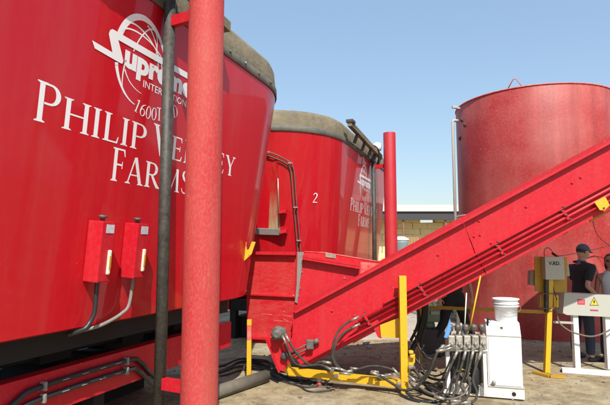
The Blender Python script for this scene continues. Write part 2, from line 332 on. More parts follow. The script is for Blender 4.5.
def glyph(c):
    if c == 'I': return vstem(.14), .30
    if c == 'P': return vstem(.14) + strip([(.16, .965), (.36, .965)], TN) + arc(.36, .725, .21, .24, 90, -90, TN, TK) + strip([(.36, .485), (.22, .485)], TN), .64
    if c == 'R': return vstem(.14) + strip([(.16, .965), (.34, .965)], TN) + arc(.34, .735, .20, .23, 90, -90, TN, TK) + strip([(.34, .505), (.20, .505)], TN) + strip([(.33, .50), (.50, .22), (.62, .05), (.74, .01)], [.09, TK, TK, .03]), .74
    if c == 'H': return vstem(.14) + vstem(.68) + strip([(.18, .51), (.64, .51)], TN), .82
    if c == 'L': return vstem(.14) + strip([(.16, .025), (.52, .025)], TN) + [[(.47, 0), (.535, 0), (.57, .24), (.545, .24)]], .58
    if c == 'E': return vstem(.14) + strip([(.16, .025), (.52, .025)], TN) + strip([(.16, .975), (.50, .975)], TN) + strip([(.18, .51), (.44, .51)], TN) + [[(.46, 0), (.53, 0), (.57, .22), (.545, .22)], [(.44, 1), (.51, 1), (.53, .80), (.505, .80)], [(.42, .40), (.45, .40), (.45, .62), (.42, .62)]], .60
    if c == 'F': return vstem(.14) + strip([(.16, .975), (.50, .975)], TN) + strip([(.18, .51), (.44, .51)], TN) + [[(.44, 1), (.51, 1), (.54, .78), (.51, .78)], [(.42, .40), (.45, .40), (.45, .62), (.42, .62)]], .56
    if c == 'V': return strip([(.12, .99), (.40, .0)], TK) + strip([(.66, .99), (.42, .0)], TN) + serif(.12, 1, .26, True) + serif(.66, 1, .22, True), .76
    if c == 'A': return strip([(.40, 1.02), (.66, .02)], TK) + strip([(.38, 1.0), (.12, .02)], TN) + strip([(.21, .34), (.58, .34)], .045) + serif(.12, 0, .22) + serif(.67, 0, .26), .78
    if c == 'W': return strip([(.10, .99), (.34, .0)], TK) + strip([(.56, .95), (.36, .0)], TN) + strip([(.54, .99), (.78, .0)], TK) + strip([(1.02, .99), (.80, .0)], TN) + serif(.10, 1, .24, True) + serif(.54, 1, .24, True) + serif(1.02, 1, .2, True), 1.10
    if c == 'Y': return stem(.38, TK, .02, .46) + serif(.38, 0) + strip([(.12, .99), (.38, .44)], TK) + strip([(.64, .99), (.40, .44)], TN) + serif(.12, 1, .25, True) + serif(.64, 1, .22, True), .72
    if c == 'M': return strip([(.16, .02), (.20, .98)], TN) + strip([(.20, .99), (.50, .04)], TK) + strip([(.82, .98), (.51, .04)], TN) + strip([(.82, .98), (.87, .02)], TK) + serif(.16, 0, .2) + serif(.87, 0), 1.0
    if c == 'S': return strip([(.45, .80), (.43, .91), (.34, .985), (.22, .98), (.12, .90), (.10, .77), (.16, .65), (.30, .53), (.43, .40), (.48, .26), (.43, .10), (.31, .015), (.18, .02), (.09, .10), (.06, .22)], [.03, .04, .05, .06, .09, .11, .12, .13, .12, .11, .09, .06, .05, .04, .03]), .56
    if c == '1': return stem(.22, .10, .02, 1) + serif(.22, 0) + strip([(.23, .98), (.06, .84)], .06), .38
    if c == '0': return arc(.28, .5, .21, .47, 0, 360, .05, .11, 26), .58
    if c == '6': return arc(.28, .30, .20, .27, 0, 360, .05, .10, 22) + strip([(.07, .34), (.11, .62), (.22, .84), (.42, 1.0)], [.10, .10, .08, .03]), .56
    if c == 'T': return vstem(.32)[:1] + serif(.32, 0) + strip([(.03, .975), (.61, .975)], TN) + [[(.03, .99), (.07, .99), (.045, .8), (.02, .8)], [(.57, .99), (.61, .99), (.62, .8), (.595, .8)]], .64
    if c == 'D': return vstem(.14) + strip([(.16, .97), (.32, .97)], TN) + arc(.32, .5, .28, .47, 90, -90, TN, TK) + strip([(.32, .03), (.16, .03)], TN), .70
    if c == '2': return strip([(.06, .78), (.12, .92), (.26, .99), (.40, .93), (.45, .78), (.38, .56), (.06, .04)], [.05, .07, .08, .10, .11, .09, .05]) + strip([(.04, .035), (.50, .035)], .075), .56
    return [], .35
def letters(mb, text, o, ux, uy, nz, height, width=None, rot=0., lift=.0010, space=.07):
    """place serif text; the last polygon layers sit a hair prouder so none coincide"""
    adv = [glyph(c)[1] + space for c in text]; tot = sum(adv) - space; kx = (width / tot) if width else height
    x = 0; k = 0
    for c, a in zip(text, adv):
        for poly in glyph(c)[0]:
            k += 1; pts = []
            for (px, py) in poly:
                X = (x + px) * kx; Y = py * height; X, Y = X * math.cos(rot) - Y * math.sin(rot), X * math.sin(rot) + Y * math.cos(rot)
                pts.append(Vector(o) + ux * X + uy * Y + nz * (lift + .00006 * (k % 17)))
            mb.add(pts, [list(range(len(pts)))])
        x += a
def flip_to(mb, nz):
    for i, f in enumerate(mb.f):
        a, b, c = [mb.v[j] for j in f[:3]]; nr = Vector((0, 0, 0))
        for q in range(len(f)): nr += mb.v[f[q]].cross(mb.v[f[(q + 1) % len(f)]])
        if nr.dot(nz) < 0: mb.f[i] = f[::-1]

def decals(root, ds):
    o = lambda a, b: W0 + Dd * (a + ds) + WUP * b
    L_ = lambda parts, name: None
    def word(txts, name):
        mb = MB()
        for (t, a, b, h, w) in txts: letters(mb, t, o(a, b), Dd, WUP, WN, h, w)
        flip_to(mb, WN); return mb.build(name, M['decal'], root)
    word([('P', 2.195, 1.31, .25, .185), ('HILIP', 2.405, 1.31, .205, .83), ('V', 3.315, 1.31, .25, .24), ('ERWEY', 3.575, 1.31, .205, 1.13),
          ('F', 2.885, 1.035, .245, .14), ('ARMS', 3.035, 1.035, .205, .87)], 'farm_name')
    # the round emblem: arc, graticule and the slashed capital
    mb = MB(); k = [0]
    def pl(quads, lift=.0010):
        for q in quads:
            k[0] += 1; mb.add([o(x, y) + WN * (lift + .00006 * (k[0] % 23)) for x, y in q], [list(range(len(q)))])
    cx, cy, rx, ry = 3.10, 1.985, .285, .345
    def ell(fx, fy, a0, a1, w0, w1, n=22, dx=0, dy=0, rot=0.):
        pts = []; w = []
        for i in range(n + 1):
            a = R(lerp(a0, a1, i / n)); x = rx * fx * math.cos(a); y = ry * fy * math.sin(a)
            x, y = x * math.cos(rot) - y * math.sin(rot), x * math.sin(rot) + y * math.cos(rot)
            pts.append((cx + dx + x, cy + dy + y)); w.append(lerp(w0, w1, i / n))
        pl(strip(pts, w))
    ell(1, 1, 160, 90, .055, .045); ell(1, 1, 90, 8, .045, .018); ell(1, 1, 196, 262, .034, .006)
    ell(.42, .93, 178, 20, .012, .010, rot=-.35); ell(.42, .93, 196, 262, .016, .005, rot=-.35, dx=-.04)
    ell(.95, .42, 20, 165, .010, .014, rot=-.45, dy=.08); ell(.9, .30, 10, 172, .010, .012, rot=-.15, dy=.10); ell(.75, .9, 80, 5, .012, .010, dx=-.02)
    ell(.9, .55, 200, 262, .012, .004, dx=.06, dy=-.05)
    mb2 = MB(); S = [(2.578, 1.955), (2.775, 1.945), (2.722, 2.06), (2.73, 2.09), (2.752, 2.107), (2.78, 2.108), (3.30, 2.108), (3.80, 2.108), (3.80, 2.055), (3.38, 2.055), (2.82, 2.055), (2.893, 1.925), (2.885, 1.900), (2.861, 1.898), (2.608, 1.910)]
    quads = [[S[0], S[1], S[13], S[14]], [S[1], S[11], S[12], S[13]], [S[1], S[2], S[10], S[11]], [S[2], S[3], S[4], S[10]], [S[4], S[5], S[6], S[10]], [S[6], S[7], S[8], S[10]]]
    pl(quads, .0028)
    flip_to(mb, WN); em = mb.build('emblem', M['decal'], root)
    text_obj('upreme', 'maker_name', M['decal'], root, o(2.905, 1.902), Dd, WUP, .160, .885, bold=.05, depth=.0022, shear=0)
    text_obj('INTERNATIONAL', 'maker_subtitle', M['decal'], root, o(3.135, 1.805), Dd, WUP, .055, .70, bold=.004, depth=.0022)
    mb = MB()
    for c, a, b, r_ in (('1', 3.05, 1.602, -.35), ('6', 3.115, 1.585, -.25), ('0', 3.19, 1.575, -.1), ('0', 3.265, 1.578, .0), ('T', 3.335, 1.59, .1), ('D', 3.56, 1.665, .35)):
        letters(mb, c, o(a, b), Dd, WUP, WN, .105, .07 if c != '1' else .05, rot=r_, lift=.0024); flip_to(mb, WN); mb.build('size_mark', M['decal'], root); mb = MB()

def make_mixer(label, ds, sc_):
    base = NK(KC, sc_, 0)
    root = thing('feed_mixer', base, label, 'feed mixer', 'stationary feed mixers in a row')
    rings = [outline(0, sc_, .06, z=ZB - .02), outline(0, sc_), outline(.33, sc_), outline(.66, sc_), outline(1, sc_), outline(1, sc_, .03), outline(.5, sc_, .05), outline(.02, sc_, .05)]
    mb = MB(); vs, fs = loft(rings, True, flip=False)
    mb.add(vs, fs, True); mb.f.append([7 * len(rings[0]) + i for i in range(len(rings[0]))]); mb.sm.append(False)
    # outward orientation check
    v = [mb.v[i] for i in mb.f[len(rings[0]) * 2 + 3]]; nr = (v[1] - v[0]).cross(v[2] - v[1])
    if nr.dot(Nn) < 0: mb.f = [f[::-1] for f in mb.f]
    tub = mb.build('tub', M['tub'], root)
    me = tub.data; me.set_sharp_from_angle(angle=R(35))
    bvh = BVHTree.FromPolygons([tuple(v_) for v_ in mb.v], [tuple(f) for f in mb.f])
    # dusty ring on top
    rr = [outline(1, sc_, .004, z=ZT + .02), outline(1, sc_, .004, z=ZT + .08), outline(1, sc_, .006, z=ZT + .12), outline(1, sc_, .02, z=ZT + .27), outline(1, sc_, .05, z=ZT + .33), outline(1, sc_, .10, z=ZT + .345), outline(1, sc_, .12, z=ZT + .28), outline(1, sc_, .08, z=ZT - .02)]
    jit = [[p + Z * random.uniform(-.006, .006) for p in q] for q in rr]
    mb = MB(); vs, fs = loft(jit, flip=(nr.dot(Nn) < 0)); mb.add(vs, fs, True); mb.build('hay_ring', M['ring'], root)
    st = [outline(1, sc_, -.006, z=ZT - .035), outline(1, sc_, -.012, z=ZT - .03), outline(1, sc_, -.012, z=ZT + .06), outline(1, sc_, -.002, z=ZT + .068)]
    mb = MB(); vs, fs = loft(st, flip=(nr.dot(Nn) < 0)); mb.add(vs, fs, True); mb.build('rim_strip', M['darkstrip'], root)
    for i in range(12):
        s = sc_ - 1.7 + i * .34
        MB().lathe(NK(KT - .012, s, ZT + .03), [(.016, 0), (.018, .012), (.010, .018)], Nn, 8).build('bolt', M['pipe' if i % 3 else 'fitting'], root)
    decals(root, ds)
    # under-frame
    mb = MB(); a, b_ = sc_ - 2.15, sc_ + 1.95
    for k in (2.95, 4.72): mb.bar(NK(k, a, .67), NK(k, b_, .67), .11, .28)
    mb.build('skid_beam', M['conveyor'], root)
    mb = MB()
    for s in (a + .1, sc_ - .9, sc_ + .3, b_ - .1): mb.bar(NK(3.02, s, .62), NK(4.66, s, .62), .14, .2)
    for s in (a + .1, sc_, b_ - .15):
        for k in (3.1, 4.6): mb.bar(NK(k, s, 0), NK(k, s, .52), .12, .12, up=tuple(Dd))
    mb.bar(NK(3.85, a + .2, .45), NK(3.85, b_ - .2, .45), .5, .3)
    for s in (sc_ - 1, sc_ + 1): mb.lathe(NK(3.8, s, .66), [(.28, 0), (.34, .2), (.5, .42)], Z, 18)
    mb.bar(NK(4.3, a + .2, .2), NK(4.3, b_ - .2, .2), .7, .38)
    mb.bar(NK(3.75, a + .05, .95), NK(3.75, b_ - .05, .95), 1.0, .26)  # solid deck added to hide the lit ground beyond and keep the underside black
    mb.build('cross_frame', M['undershade'], root)
    mb = MB(); mb.bar(NK(2.83, sc_ - 1.7, ZB - .10), NK(2.83, sc_ + 1.7, ZB - .10), .05, .14); mb.build('tub_skirt', M['undershade'], root)
    for s in (sc_ - 1.2, sc_ - .3, sc_ + .6, sc_ + 1.4): MB().bar(NK(3.3, s, .79), NK(3.3, s, ZB - .03), .2, .3, up=tuple(Dd)).build('load_cell', M['undershade'], root)
    return root, bvh
mixer1, bvh1 = make_mixer('large glossy red feed mixer in the foreground with white farm lettering and two switch boxes', 0, 3.37)
mixer2, bvh2 = make_mixer('red feed mixer standing behind the hopper, marked with a white number 2', SPAN, 3.37 + SPAN)
def surf(u, v, bvh, lift=0.):
    r = ray(u, v).normalized(); h = bvh.ray_cast(CAM, r)
    return (h[0] + h[1] * lift, h[1]) if h[0] is not None else (P(u, v, 8.5), Vector((0, -1, 0)))

# number on the end of mixer 2
p, nr = surf(312.3, 202.5, bvh2); ux = Z.cross(nr).normalized(); uy = nr.cross(ux).normalized()
mb = MB(); letters(mb, '2', p, ux, uy, nr, .165, .10, lift=.006); flip_to(mb, nr); mb.build('unit_number', M['decal'], mixer2)

# discharge door on mixer 2
def sp(u, v, l=.0): return surf(u, v, bvh2, l)[0]
dn = surf(262, 205, bvh2)[1]
mb = MB(); pts = [sp(236, 130, .035), sp(277.5, 158, .035), sp(279.5, 230, .05), sp(236, 229, .05)]; mb.prism(pts, dn * -.09); door = mb.build('discharge_door', M['door'], mixer2)
MB().bar(sp(236, 229.5, .09), sp(280, 231, .09), .10, .045, up=tuple(dn)).build('door_ledge', M['rubber'], door)
MB().tube([sp(278, 178, .065), sp(279, 225, .065)], .012, 6).build('weld_seam', M['fitting'], door)
for (u, v) in ((280, 210.5), (280.5, 230.5)):
    a = sp(u, v, .02); hx = Z.cross(dn).normalized()
    mb = MB(); mb.prism([a, a + hx * .13 + Z * .03, a + hx * .12 - Z * .005, a + hx * .05 - Z * .03, a - Z * .03], dn * .10); mb.build('door_hook', M['conveyor'], mixer2)
# hose pair running over the end of mixer 2
for (dx, dy) in ((0, 0), (-3.0, 2.4)):
    path = [sp(u + dx * wx, v + dy * wy, .035) for u, v, wx, wy in ((258, 149.5, .2, 1.2), (266, 151, .2, 1.5), (277, 155, .4, 1.4), (287, 160.5, .7, 1), (292.3, 166, 1, .6), (294, 178, 1, 0), (295.3, 195, 1, 0), (297, 215, 1, 0), (299.2, 240, 1, 0), (300.2, 254, 1, 0))]
    mb = MB(); mb.tube(spline(path), .0105, 8); mb.build('hose', M['pipe'], mixer2)
for (u, v) in ((294.8, 207), (298, 240), (289.5, 163), (268, 152)):
    q, nn = surf(u, v, bvh2, .05); MB().box(q, (.075, .03, .022)).build('hose_clamp', M['fitting'], mixer2)

# switch boxes on mixer 1
def switch_box(a0, a1, b0, b1, k):
    c = W0 + Dd * (a0 + a1) / 2 + WUP * (b0 + b1) / 2; root = thing('switch_box', W0 + Dd * (a0 + a1) / 2 + WUP * b0, ('narrow red switch box on the foreground mixer, the left one of the two' if k == 0 else 'narrow red switch box on the foreground mixer, right one of two beside the steel post'), 'switch box', 'switch boxes on the mixer wall')
    Mt = Matrix((Dd, WN, WUP)).transposed(); w = a1 - a0; h = b1 - b0; dp = .125
    MB().box(c + WN * (dp / 2 + .004), (w, dp, h), Mt, .006).build('case', M['conveyor'], root)
    MB().box(c + WN * (dp + .0045) + WUP * (h * .0), (w * .92, .004, h * .96), Mt).build('cover', M['conveyor'], root)
    top = c + WUP * h / 2 + WN * dp * .55
    MB().lathe(top, [(.016, -.002), (.016, .02), (.028, .021), (.03, .034), (.026, .042)], WUP, 14).build('push_button', M['knob'], root)
    MB().box(c + WN * (dp + .0085) + WUP * h * .38 + Dd * w * .12, (w * .62, .003, .06), Mt).build('sticker', M['sticker'], root)
    hb = MB(); hc = c + WN * (dp + .012) - WUP * h * .17 + Dd * w * .22
    hb.box(hc, (.028, .022, .17), Mt, .01); hd = hb.build('handle', M['cream'], root)
    MB().box(hc + WN * .012, (.014, .006, .09), Mt).build('lever', M['ochre'], hd)
    a = c - WUP * h / 2 + WN * .06 + Dd * w * .18
    pth = [a + WUP * .02, a - WUP * .1, a - WUP * .22 + Dd * (0 if k == 0 else -.02)]
    pth += [a - WUP * .28 - Dd * .02 - WN * .01, a - WUP * .325 - Dd * .06 - WN * .02, a - WUP * .37 - Dd * .10 - WN * .12] if k == 0 else [a - WUP * .27 - Dd * .08 - WN * .01, a - WUP * .31 - Dd * .18 - WN * .02, a - WUP * .335 - Dd * .28 - WN * .03, a - WUP * .37 - Dd * .33 - WN * .12]
    mb = MB(); mb.tube(spline(pth, 6), .013 if k else .017, 8); mb.build('cable', M['rubber'] if k else M['hosedark'], root)
    return root
switch_box(2.715, 2.835, .315, .735, 0); switch_box(3.08, 3.205, .325, .738, 1)

# clamped hoses along the skid beam of mixer 1
for off in (0, 1):
    pts = [(1.7, .34 - off * .05), (2.2, .54 - .07 * off), (2.45, .69 - .08 * off), (2.65, .735 - .08 * off), (3.49, .735 - .08 * off), (3.65, .69 - .08 * off), (3.78, .58 - .08 * off), (3.95, .44 - .08 * off), (4.05, .30 - .05 * off)]
    mb = MB(); mb.tube(spline([NK(2.868, s, z) for s, z in pts], 8), .019, 10); mb.build('hydraulic_line', M['hosedark'], mixer1)
    for s in (2.8, 2.98, 3.16, 3.33): MB().bar(NK(2.847, s, .74 - .08 * off), NK(2.847, s + .06, .74 - .08 * off), .003, .004).build('hose_print', M['boxgrey'], mixer1)
    for s in (2.65, 3.47): MB().box(NK(2.862, s, .735 - .08 * off), (.022, .05, .06), Matrix((Dd, Nn, Z)).transposed(), .006).build('hose_clamp', M['rubber'], mixer1)

# yellow hook brackets on the tub's far end
def hook(u, v, Y, k, label=None):
    f = lambda a, b: P(u + a * k, v + b * k, Y)
    pts = [f(0, 0), f(3, 2), f(5.5, 2), f(5, 6), f(6, 10), f(8, 9), f(11, 1.5), f(14.5, 2), f(10.5, 14), f(3, 21), f(0, 27)]
    mb = MB(); mb.prism(pts, Vector((0, .03, 0))); mb.build('hook_bracket', M['yellow'], mixer1)
hook(241, 240, 5.72, 1.); hook(174, 246, 4.78, .7)
mb = MB(); mb.prism([P(174, 288, 4.75), P(180, 286, 4.75), P(182, 304, 4.75), P(174, 305, 4.75)], (0, .02, 0)); mb.build('yellow_plate', M['yellow'], mixer1)  # small yellow plate added at a dim yellowish mark between standpipe and pole

# ------------------------------------------------------------------ uprights beside the mixers
def upright(ds, label, mt, top):
    off = Dd * ds
    a = P(202, 250, 3.75) + off; a.z = 0
    root = thing('steel_pole', a, label, 'steel pole', 'round red poles beside the mixers')
    r = .135; mb = MB()
    prof = [(r * 1.0, .0), (r, .02), (r, top - .01), (r * .985, top)]
    mb.lathe(a, prof, seg=48); mb.build('shaft', mt, root)
    MB().box(a + Z * .01, (.42, .42, .02), bev=.004).build('base_plate', mt, root)
    b = P(163.5, 250, 3.93) + off; b.z = 0
    for z in (.64, 3.50):
        aa = Vector((a.x, a.y, z)); bb = Vector((b.x, b.y, z)); d_ = (bb - aa).normalized()
        MB().bar(aa + d_ * .10, bb + d_ * .02, .05, .085).build('bracket', M['conveyor'], root)
    mb = MB(); mb.lathe(b, [(.046, .0), (.046, 3.93)], seg=24); mb.build('standpipe', M['steel'], root)
    return a, b
pa, pb = upright(0, 'thick weathered red pole nearest the camera in front of the big mixer', M['pole'], 3.95)
pa2, pb2 = upright(SPAN + .35, 'plain red pole far behind the hopper with the sky beside it', M['pole2'], 4.23)

# swing beam resting on the ring by each pole
def swing(ds, label):
    c = NK(2.36, 3 + ds, ZT + .2)
    root = thing('rail_beam', c, label, 'rail beam', 'dusty beams along the mixer rims')
    a = NK(2.32, 1.35 + ds, 3.93); b = NK(2.32, 4.1 + ds, 3.79)
    MB().bar(a, b, .08, .095).build('beam', M['ring'], root)
    MB().bar(a + Z * .05 - Dd * .02, a + Dd * .18 + Z * .05, .13, .05).build('end_cap', M['darksteel'], root)
    for t in (.2, .42, .62, .8, .95):
        q = a.lerp(b, t); MB().bar(q - Z * .06, q - Z * .22 - Nn * .06, .05, .06, up=tuple(Dd)).build('roller_bracket', M['darksteel'], root)
    if ds:
        q = a.lerp(b, .86) + Z * .13; MB().lathe(q - Z * .08, [(.04, 0), (.09, .02), (.10, .10), (.085, .17), (.04, .2)], seg=18).build('lamp_dome', M['plastic'], root)
    mb = MB(); q = a.lerp(b, .7); mb.tube(spline([q + Z * .05, q + Z * .1 + Dd * .15, q + Dd * .32 + Nn * .06, q + Dd * .36 + Nn * .05 - Z * .35]), .014, 8); mb.build('cable', M['hosedark'], root)
swing(0, 'dusty beam on the rim of the foreground mixer behind the thick pole'); swing(SPAN, 'dusty beam with a white dome lamp on the rim of the second mixer')

# ------------------------------------------------------------------ trough between the mixers
TPN = -Dd; TP0 = Vector((-.1, 6.5, 1))
def TPt(u, v, l=0.): return on_plane(u, v, TP0, TPN) + TPN * l
hop = thing('feed_hopper', P(300, 345, 6.9) * 1, 'red open feed trough and hopper between the mixers, feeding the inclined conveyor', 'feed hopper')
AZ = R(8); E1h = Vector((math.cos(AZ), -math.sin(AZ), 0)); CN = Vector((-math.sin(AZ), -math.cos(AZ), 0))      # conveyor: level direction, outward normal
C0 = P(380, 262.5, 6.2)
def Cp(u, v, l=0.): return on_plane(u, v, C0, CN) + CN * l
def Hp(u, v, l=0.): return on_plane(u, v, C0 - CN * .13, CN) + CN * l
mb = MB(); mb.prism([TPt(246, 251.5), TPt(297.5, 252.3), TPt(295, 310), TPt(293, 345), TPt(247, 342.5)], Dd * .03); mb.build('trough_side', M['scuffed'], hop)
for u0, v0, u1, v1 in ((278, 315, 293, 316.5), (274, 320.5, 288, 321.5), (262, 314, 272, 314.6), (283, 318.5, 292, 323)):
    mb = MB(); mb.bar(TPt(u0, v0, .001), TPt(u1, v1, .001), .002, .009); mb.build('scratch', M['dusty'], hop)
mb = MB(); mb.bar(TPt(246, 252.8, .035), TPt(297, 253.6, .035), .07, .04); mb.build('top_flange', M['conveyor'], hop)
mb = MB(); mb.bar(TPt(246, 294, .02), TPt(296, 296.5, .02), .04, .018); mb.build('mid_flange', M['conveyor'], hop)
mb = MB(); mb.bar(TPt(250, 337, .03), TPt(273, 338.2, .03), .06, .03); mb.build('bottom_flange', M['conveyor'], hop)
q0, q1 = TPt(246, 252, -1.0), TPt(299, 252, -1.0)
mb = MB(); mb.prism([q0, q1, Vector((q1.x, q1.y, .3)), Vector((q0.x, q0.y, .3))], Dd * .03); mb.build('rear_side', M['conveyor'], hop)
q0, q1 = TPt(246, 330, -.03), TPt(296, 330, -.03); mb = MB(); mb.prism([q0, q1, q1 + Dd * .97, q0 + Dd * .97], Z * .03); mb.build('belt', M['black'], hop)
mb = MB(); mb.prism([Hp(297.8, 252, .004), Hp(304, 252, .004), Hp(299.5, 288, .004), Hp(297.5, 303, .004), Hp(295.3, 302, .004), Hp(297, 285, .004)], CN * .02); mb.build('rubber_flap', M['rubber'], hop)
mb = MB(); mb.prism([Hp(296.5, 252), Hp(325, 253), Hp(352, 257.5), Hp(380, 262.3), Hp(384, 275), Hp(330, 315), Hp(294, 322)], -CN * .03); mb.build('hopper_side', M['conveyor'], hop)
mb = MB(); mb.prism([Hp(360.8, 262, .004), Hp(380, 263.5, .004), Hp(372, 275, .004), Hp(360.2, 277, .004)], -CN * .002); mb.build('dusty_patch', M['dusty'], hop)
mb = MB(); mb.bar(Hp(303.5, 256, .045), Hp(360.3, 265.2, .045), .09, .03); mb.bar(Hp(303.5, 257.6, .08), Hp(360.3, 267, .08), .012, .045); mb.build('hopper_flange', M['conveyor'], hop)
mb = MB(); mb.tube([Hp(304, 251.7), Hp(325, 252.7), Hp(352, 257.2), Hp(380, 262)], .008, 6); mb.build('worn_edge', M['dusty'], hop)
MB().prism([Hp(325.5, 252.5, .006), Hp(335.8, 254.3, .006), Hp(335.8, 258.4, .006), Hp(325.5, 257, .006)], CN * .004).build('rating_plate', M['dirtyplate'], hop)
q = [Hp(299, 252.5, -.75), Hp(380, 262, -.75)]; mb = MB(); mb.prism([q[0], q[1], Vector((q[1].x, q[1].y, 1.0)), Vector((q[0].x, q[0].y, .5))], -CN * .03); mb.build('hopper_rear', M['conveyor'], hop)
for (u, v) in ((302, 272), (300, 288), (298.5, 296), (344.5, 291 - 13)): MB().lathe(Hp(u, v, .0), [(.012, 0), (.012, .010)], CN, 6).build('bolt', M['fitting'], hop)

# ------------------------------------------------------------------ inclined conveyor
root = thing('inclined_conveyor', P(300, 366, 6.4), 'long red inclined belt conveyor rising to the right from the hopper', 'conveyor')
cv = root
DEP = 1.5
A_, B_ = Cp(380, 262.5), Cp(610, 138.5); CX = (B_ - A_).normalized(); CZ = CX.cross(CN).normalized()
if CZ.z < 0: CZ = -CZ
HGT = (Cp(460, 220) - Cp(460, 288)).length * math.cos(math.asin(CX.z))
FX = lambda u: (Cp(u, 0) - A_).dot(E1h) / CX.dot(E1h)          # pixel column -> distance along the conveyor (approx. at its depth)
def K(x, f, l=0.): return A_ + CX * x - CZ * (f * HGT) + CN * l      # x along, f fraction of height from the top edge, l outward
XL = (Cp(293, 300) - A_).dot(CX)
def ux_at(u, f):
    # distance along conveyor where the line at height fraction f crosses pixel column u
    lo, hi = -3., 8.
    for _ in range(40):
        m = (lo + hi) / 2; w = K(m, f) - CAM
        yc = w.y * cP + w.z * sP
        if 305 + FPX * w.x / yc < u: lo = m
        else: hi = m
    return lo
# side panels: separate sheets butted at seams
low = [Cp(294, 313), Cp(330, 293), None]
seams = [None, ux_at(469, .5), ux_at(640, .5)]
xs1 = ux_at(462, .05)
p_ = [Cp(293.5, 312.5), K(ux_at(462, .02), .02), K(ux_at(475, .62), .62), K(ux_at(486, 1), 1), Cp(303, 367.5), Cp(291, 353)]
mb = MB(); mb.prism(p_, -CN * .02); mb.build('side_panel', M['conveyor'], cv)
p_ = [K(ux_at(462.7, .02), .02), K(5.2, .02), K(5.2, 1), K(ux_at(486.7, 1), 1), K(ux_at(475.7, .62), .62)]
mb = MB(); mb.prism(p_, -CN * .02); mb.build('side_panel', M['conveyor'], cv)
mb = MB(); x0 = ux_at(294, 0)
mb.bar(K(x0, .02, .035), K(5.2, .02, .035), .07, .012, up=tuple(CZ)); mb.bar(K(x0, .045, .064), K(5.2, .045, .064), .012, .045, up=tuple(CZ)); mb.build('top_flange', M['conveyor'], cv)
def ledge(name, x0, x1, f, out=.05, th=.014):
    mb = MB(); mb.bar(K(x0, f, out / 2), K(x1, f, out / 2), out, th, up=tuple(CZ)); mb.build(name, M['conveyor'], cv)
ledge('upper_ledge', ux_at(384, .63), 5.2, .625, .06); ledge('lower_ledge', ux_at(300, .86), 5.2, .865, .065, .016)
for f, x in ((.705, ux_at(358, .68)), (.785, ux_at(358.5, .78))):
    mb = MB(); mb.tube([K(x, f, .03), K(5.1, f, .03)], .019, 10); mb.build('hydraulic_pipe', M['conveyor'], cv)
for u in (366, 421, 498, 563):
    x = ux_at(u, .7)
    mb = MB(); mb.bar(K(x, .66, .045), K(x, .83, .045), .012, .03, up=tuple(CX)); mb.build('pipe_clamp', M['conveyor'], cv)
    for f, dx in ((.61, .02), (.655, -.02), (.75, .0), (.84, .015)): MB().lathe(K(x + dx, f, .048), [(.014, 0), (.014, .014), (.008, .018)], CN, 6).build('clamp_bolt', M['darksteel'], cv)
for (u, v) in ((479, 221), (480, 235), (474, 236.5), (491, 243), (572, 183), (580.5, 177.5), (332, 311), (438, 255), (400, 280), (526, 207)):
    MB().lathe(Cp(u, v), [(.016, 0), (.014, .008), (.006, .014)], CN, 8).build('rivet', M['conveyor'], cv)
# rear side, belt and bottom pan
mb = MB(); mb.prism([K(x0, .02, -DEP), K(5.2, .02, -DEP), K(5.2, 1, -DEP), K(x0 + .3, 1, -DEP)], CN * .03); mb.build('rear_panel', M['conveyor'], cv)
mb = MB(); mb.prism([K(x0 + .1, .35, -.03), K(5.2, .35, -.03), K(5.2, .35, -DEP + .04), K(x0 + .1, .35, -DEP + .04)], -CZ * .012); mb.build('belt', M['black'], cv)
mb = MB(); mb.prism([K(x0 + .45, .97, -.022), K(5.2, .97, -.022), K(5.2, .97, -DEP + .03), K(x0 + .45, .97, -DEP + .03)], -CZ * .01)
for i in range(7): x = x0 + .9 + i * .8; mb.bar(K(x, .995, -.03), K(x, .995, -DEP + .04), .06, .03, up=tuple(CZ))
mb.build('bottom_pan', M['conveyor'], cv)
# gussets at mid-length
mb = MB(); mb.prism([Cp(369, 321, .02), Cp(377, 317, .02), Cp(384, 334, .02), Cp(381, 338, .02), Cp(378, 337, .02), Cp(374, 329, .02)], CN * .012); mb.build('gusset', M['conveyor'], cv)
mb = MB(); mb.prism([Cp(380, 324.5, .034), Cp(401, 316.5, .034), Cp(401, 337.5, .034), Cp(381, 336.5, .034)], CN * .012); mb.build('yellow_gusset', M['yellow'], cv)
# tail end: drum, plate, motor, take-up screws
mb = MB(); mb.lathe(K(x0 + .35, .55, -.04), [(.17, 0), (.17, -.0 + DEP - .1)], -CN, 24); mb.build('tail_drum', M['darksteel'], cv)
mb = MB(); mb.prism([Cp(266, 338, .02), Cp(293, 338, .02), Cp(296, 352, .02), Cp(284, 371, .02), Cp(278, 368, .02)], CN * .015); mb.build('tail_plate', M['conveyor'], cv)
mb = MB(); mb.bar(Cp(267.5, 338, .06), Cp(280.5, 371, .06), .012, .09, up=tuple(CN)); mb.build('tail_flange', M['conveyor'], cv)
mb = MB(); mb.lathe(Cp(279.5, 332, .03), [(.075, 0), (.085, .02), (.085, .09), (.055, .10), (.055, .17), (.03, .18)], CN, 20)
mb.box(Cp(283, 330, .09), (.11, .09, .08), bev=.012); mb.box(Cp(276, 335, .09), (.07, .07, .09), bev=.012); mt_ = mb.build('drive_motor', M['motor'], cv)
for i in range(5): a = 2 * math.pi * i / 5; MB().lathe(Cp(279.5, 332, .12) + CX * .068 * math.cos(a) + CZ * .068 * math.sin(a), [(.009, 0), (.009, .014)], CN, 6).build('bolt', M['fitting'], mt_)
mb = MB(); mb.lathe(Cp(285.5, 355, .035), [(.04, 0), (.05, .02), (.045, .06), (.02, .07)], CN, 16); mb.build('tail_bearing', M['darksteel'], cv)
for dy in (0, 4.5): mb = MB(); mb.tube([Cp(291, 352 + dy, .06), Cp(311, 341.5 + dy, .06)], .010, 8); mb.build('take_up_screw', M['pipe'], cv)
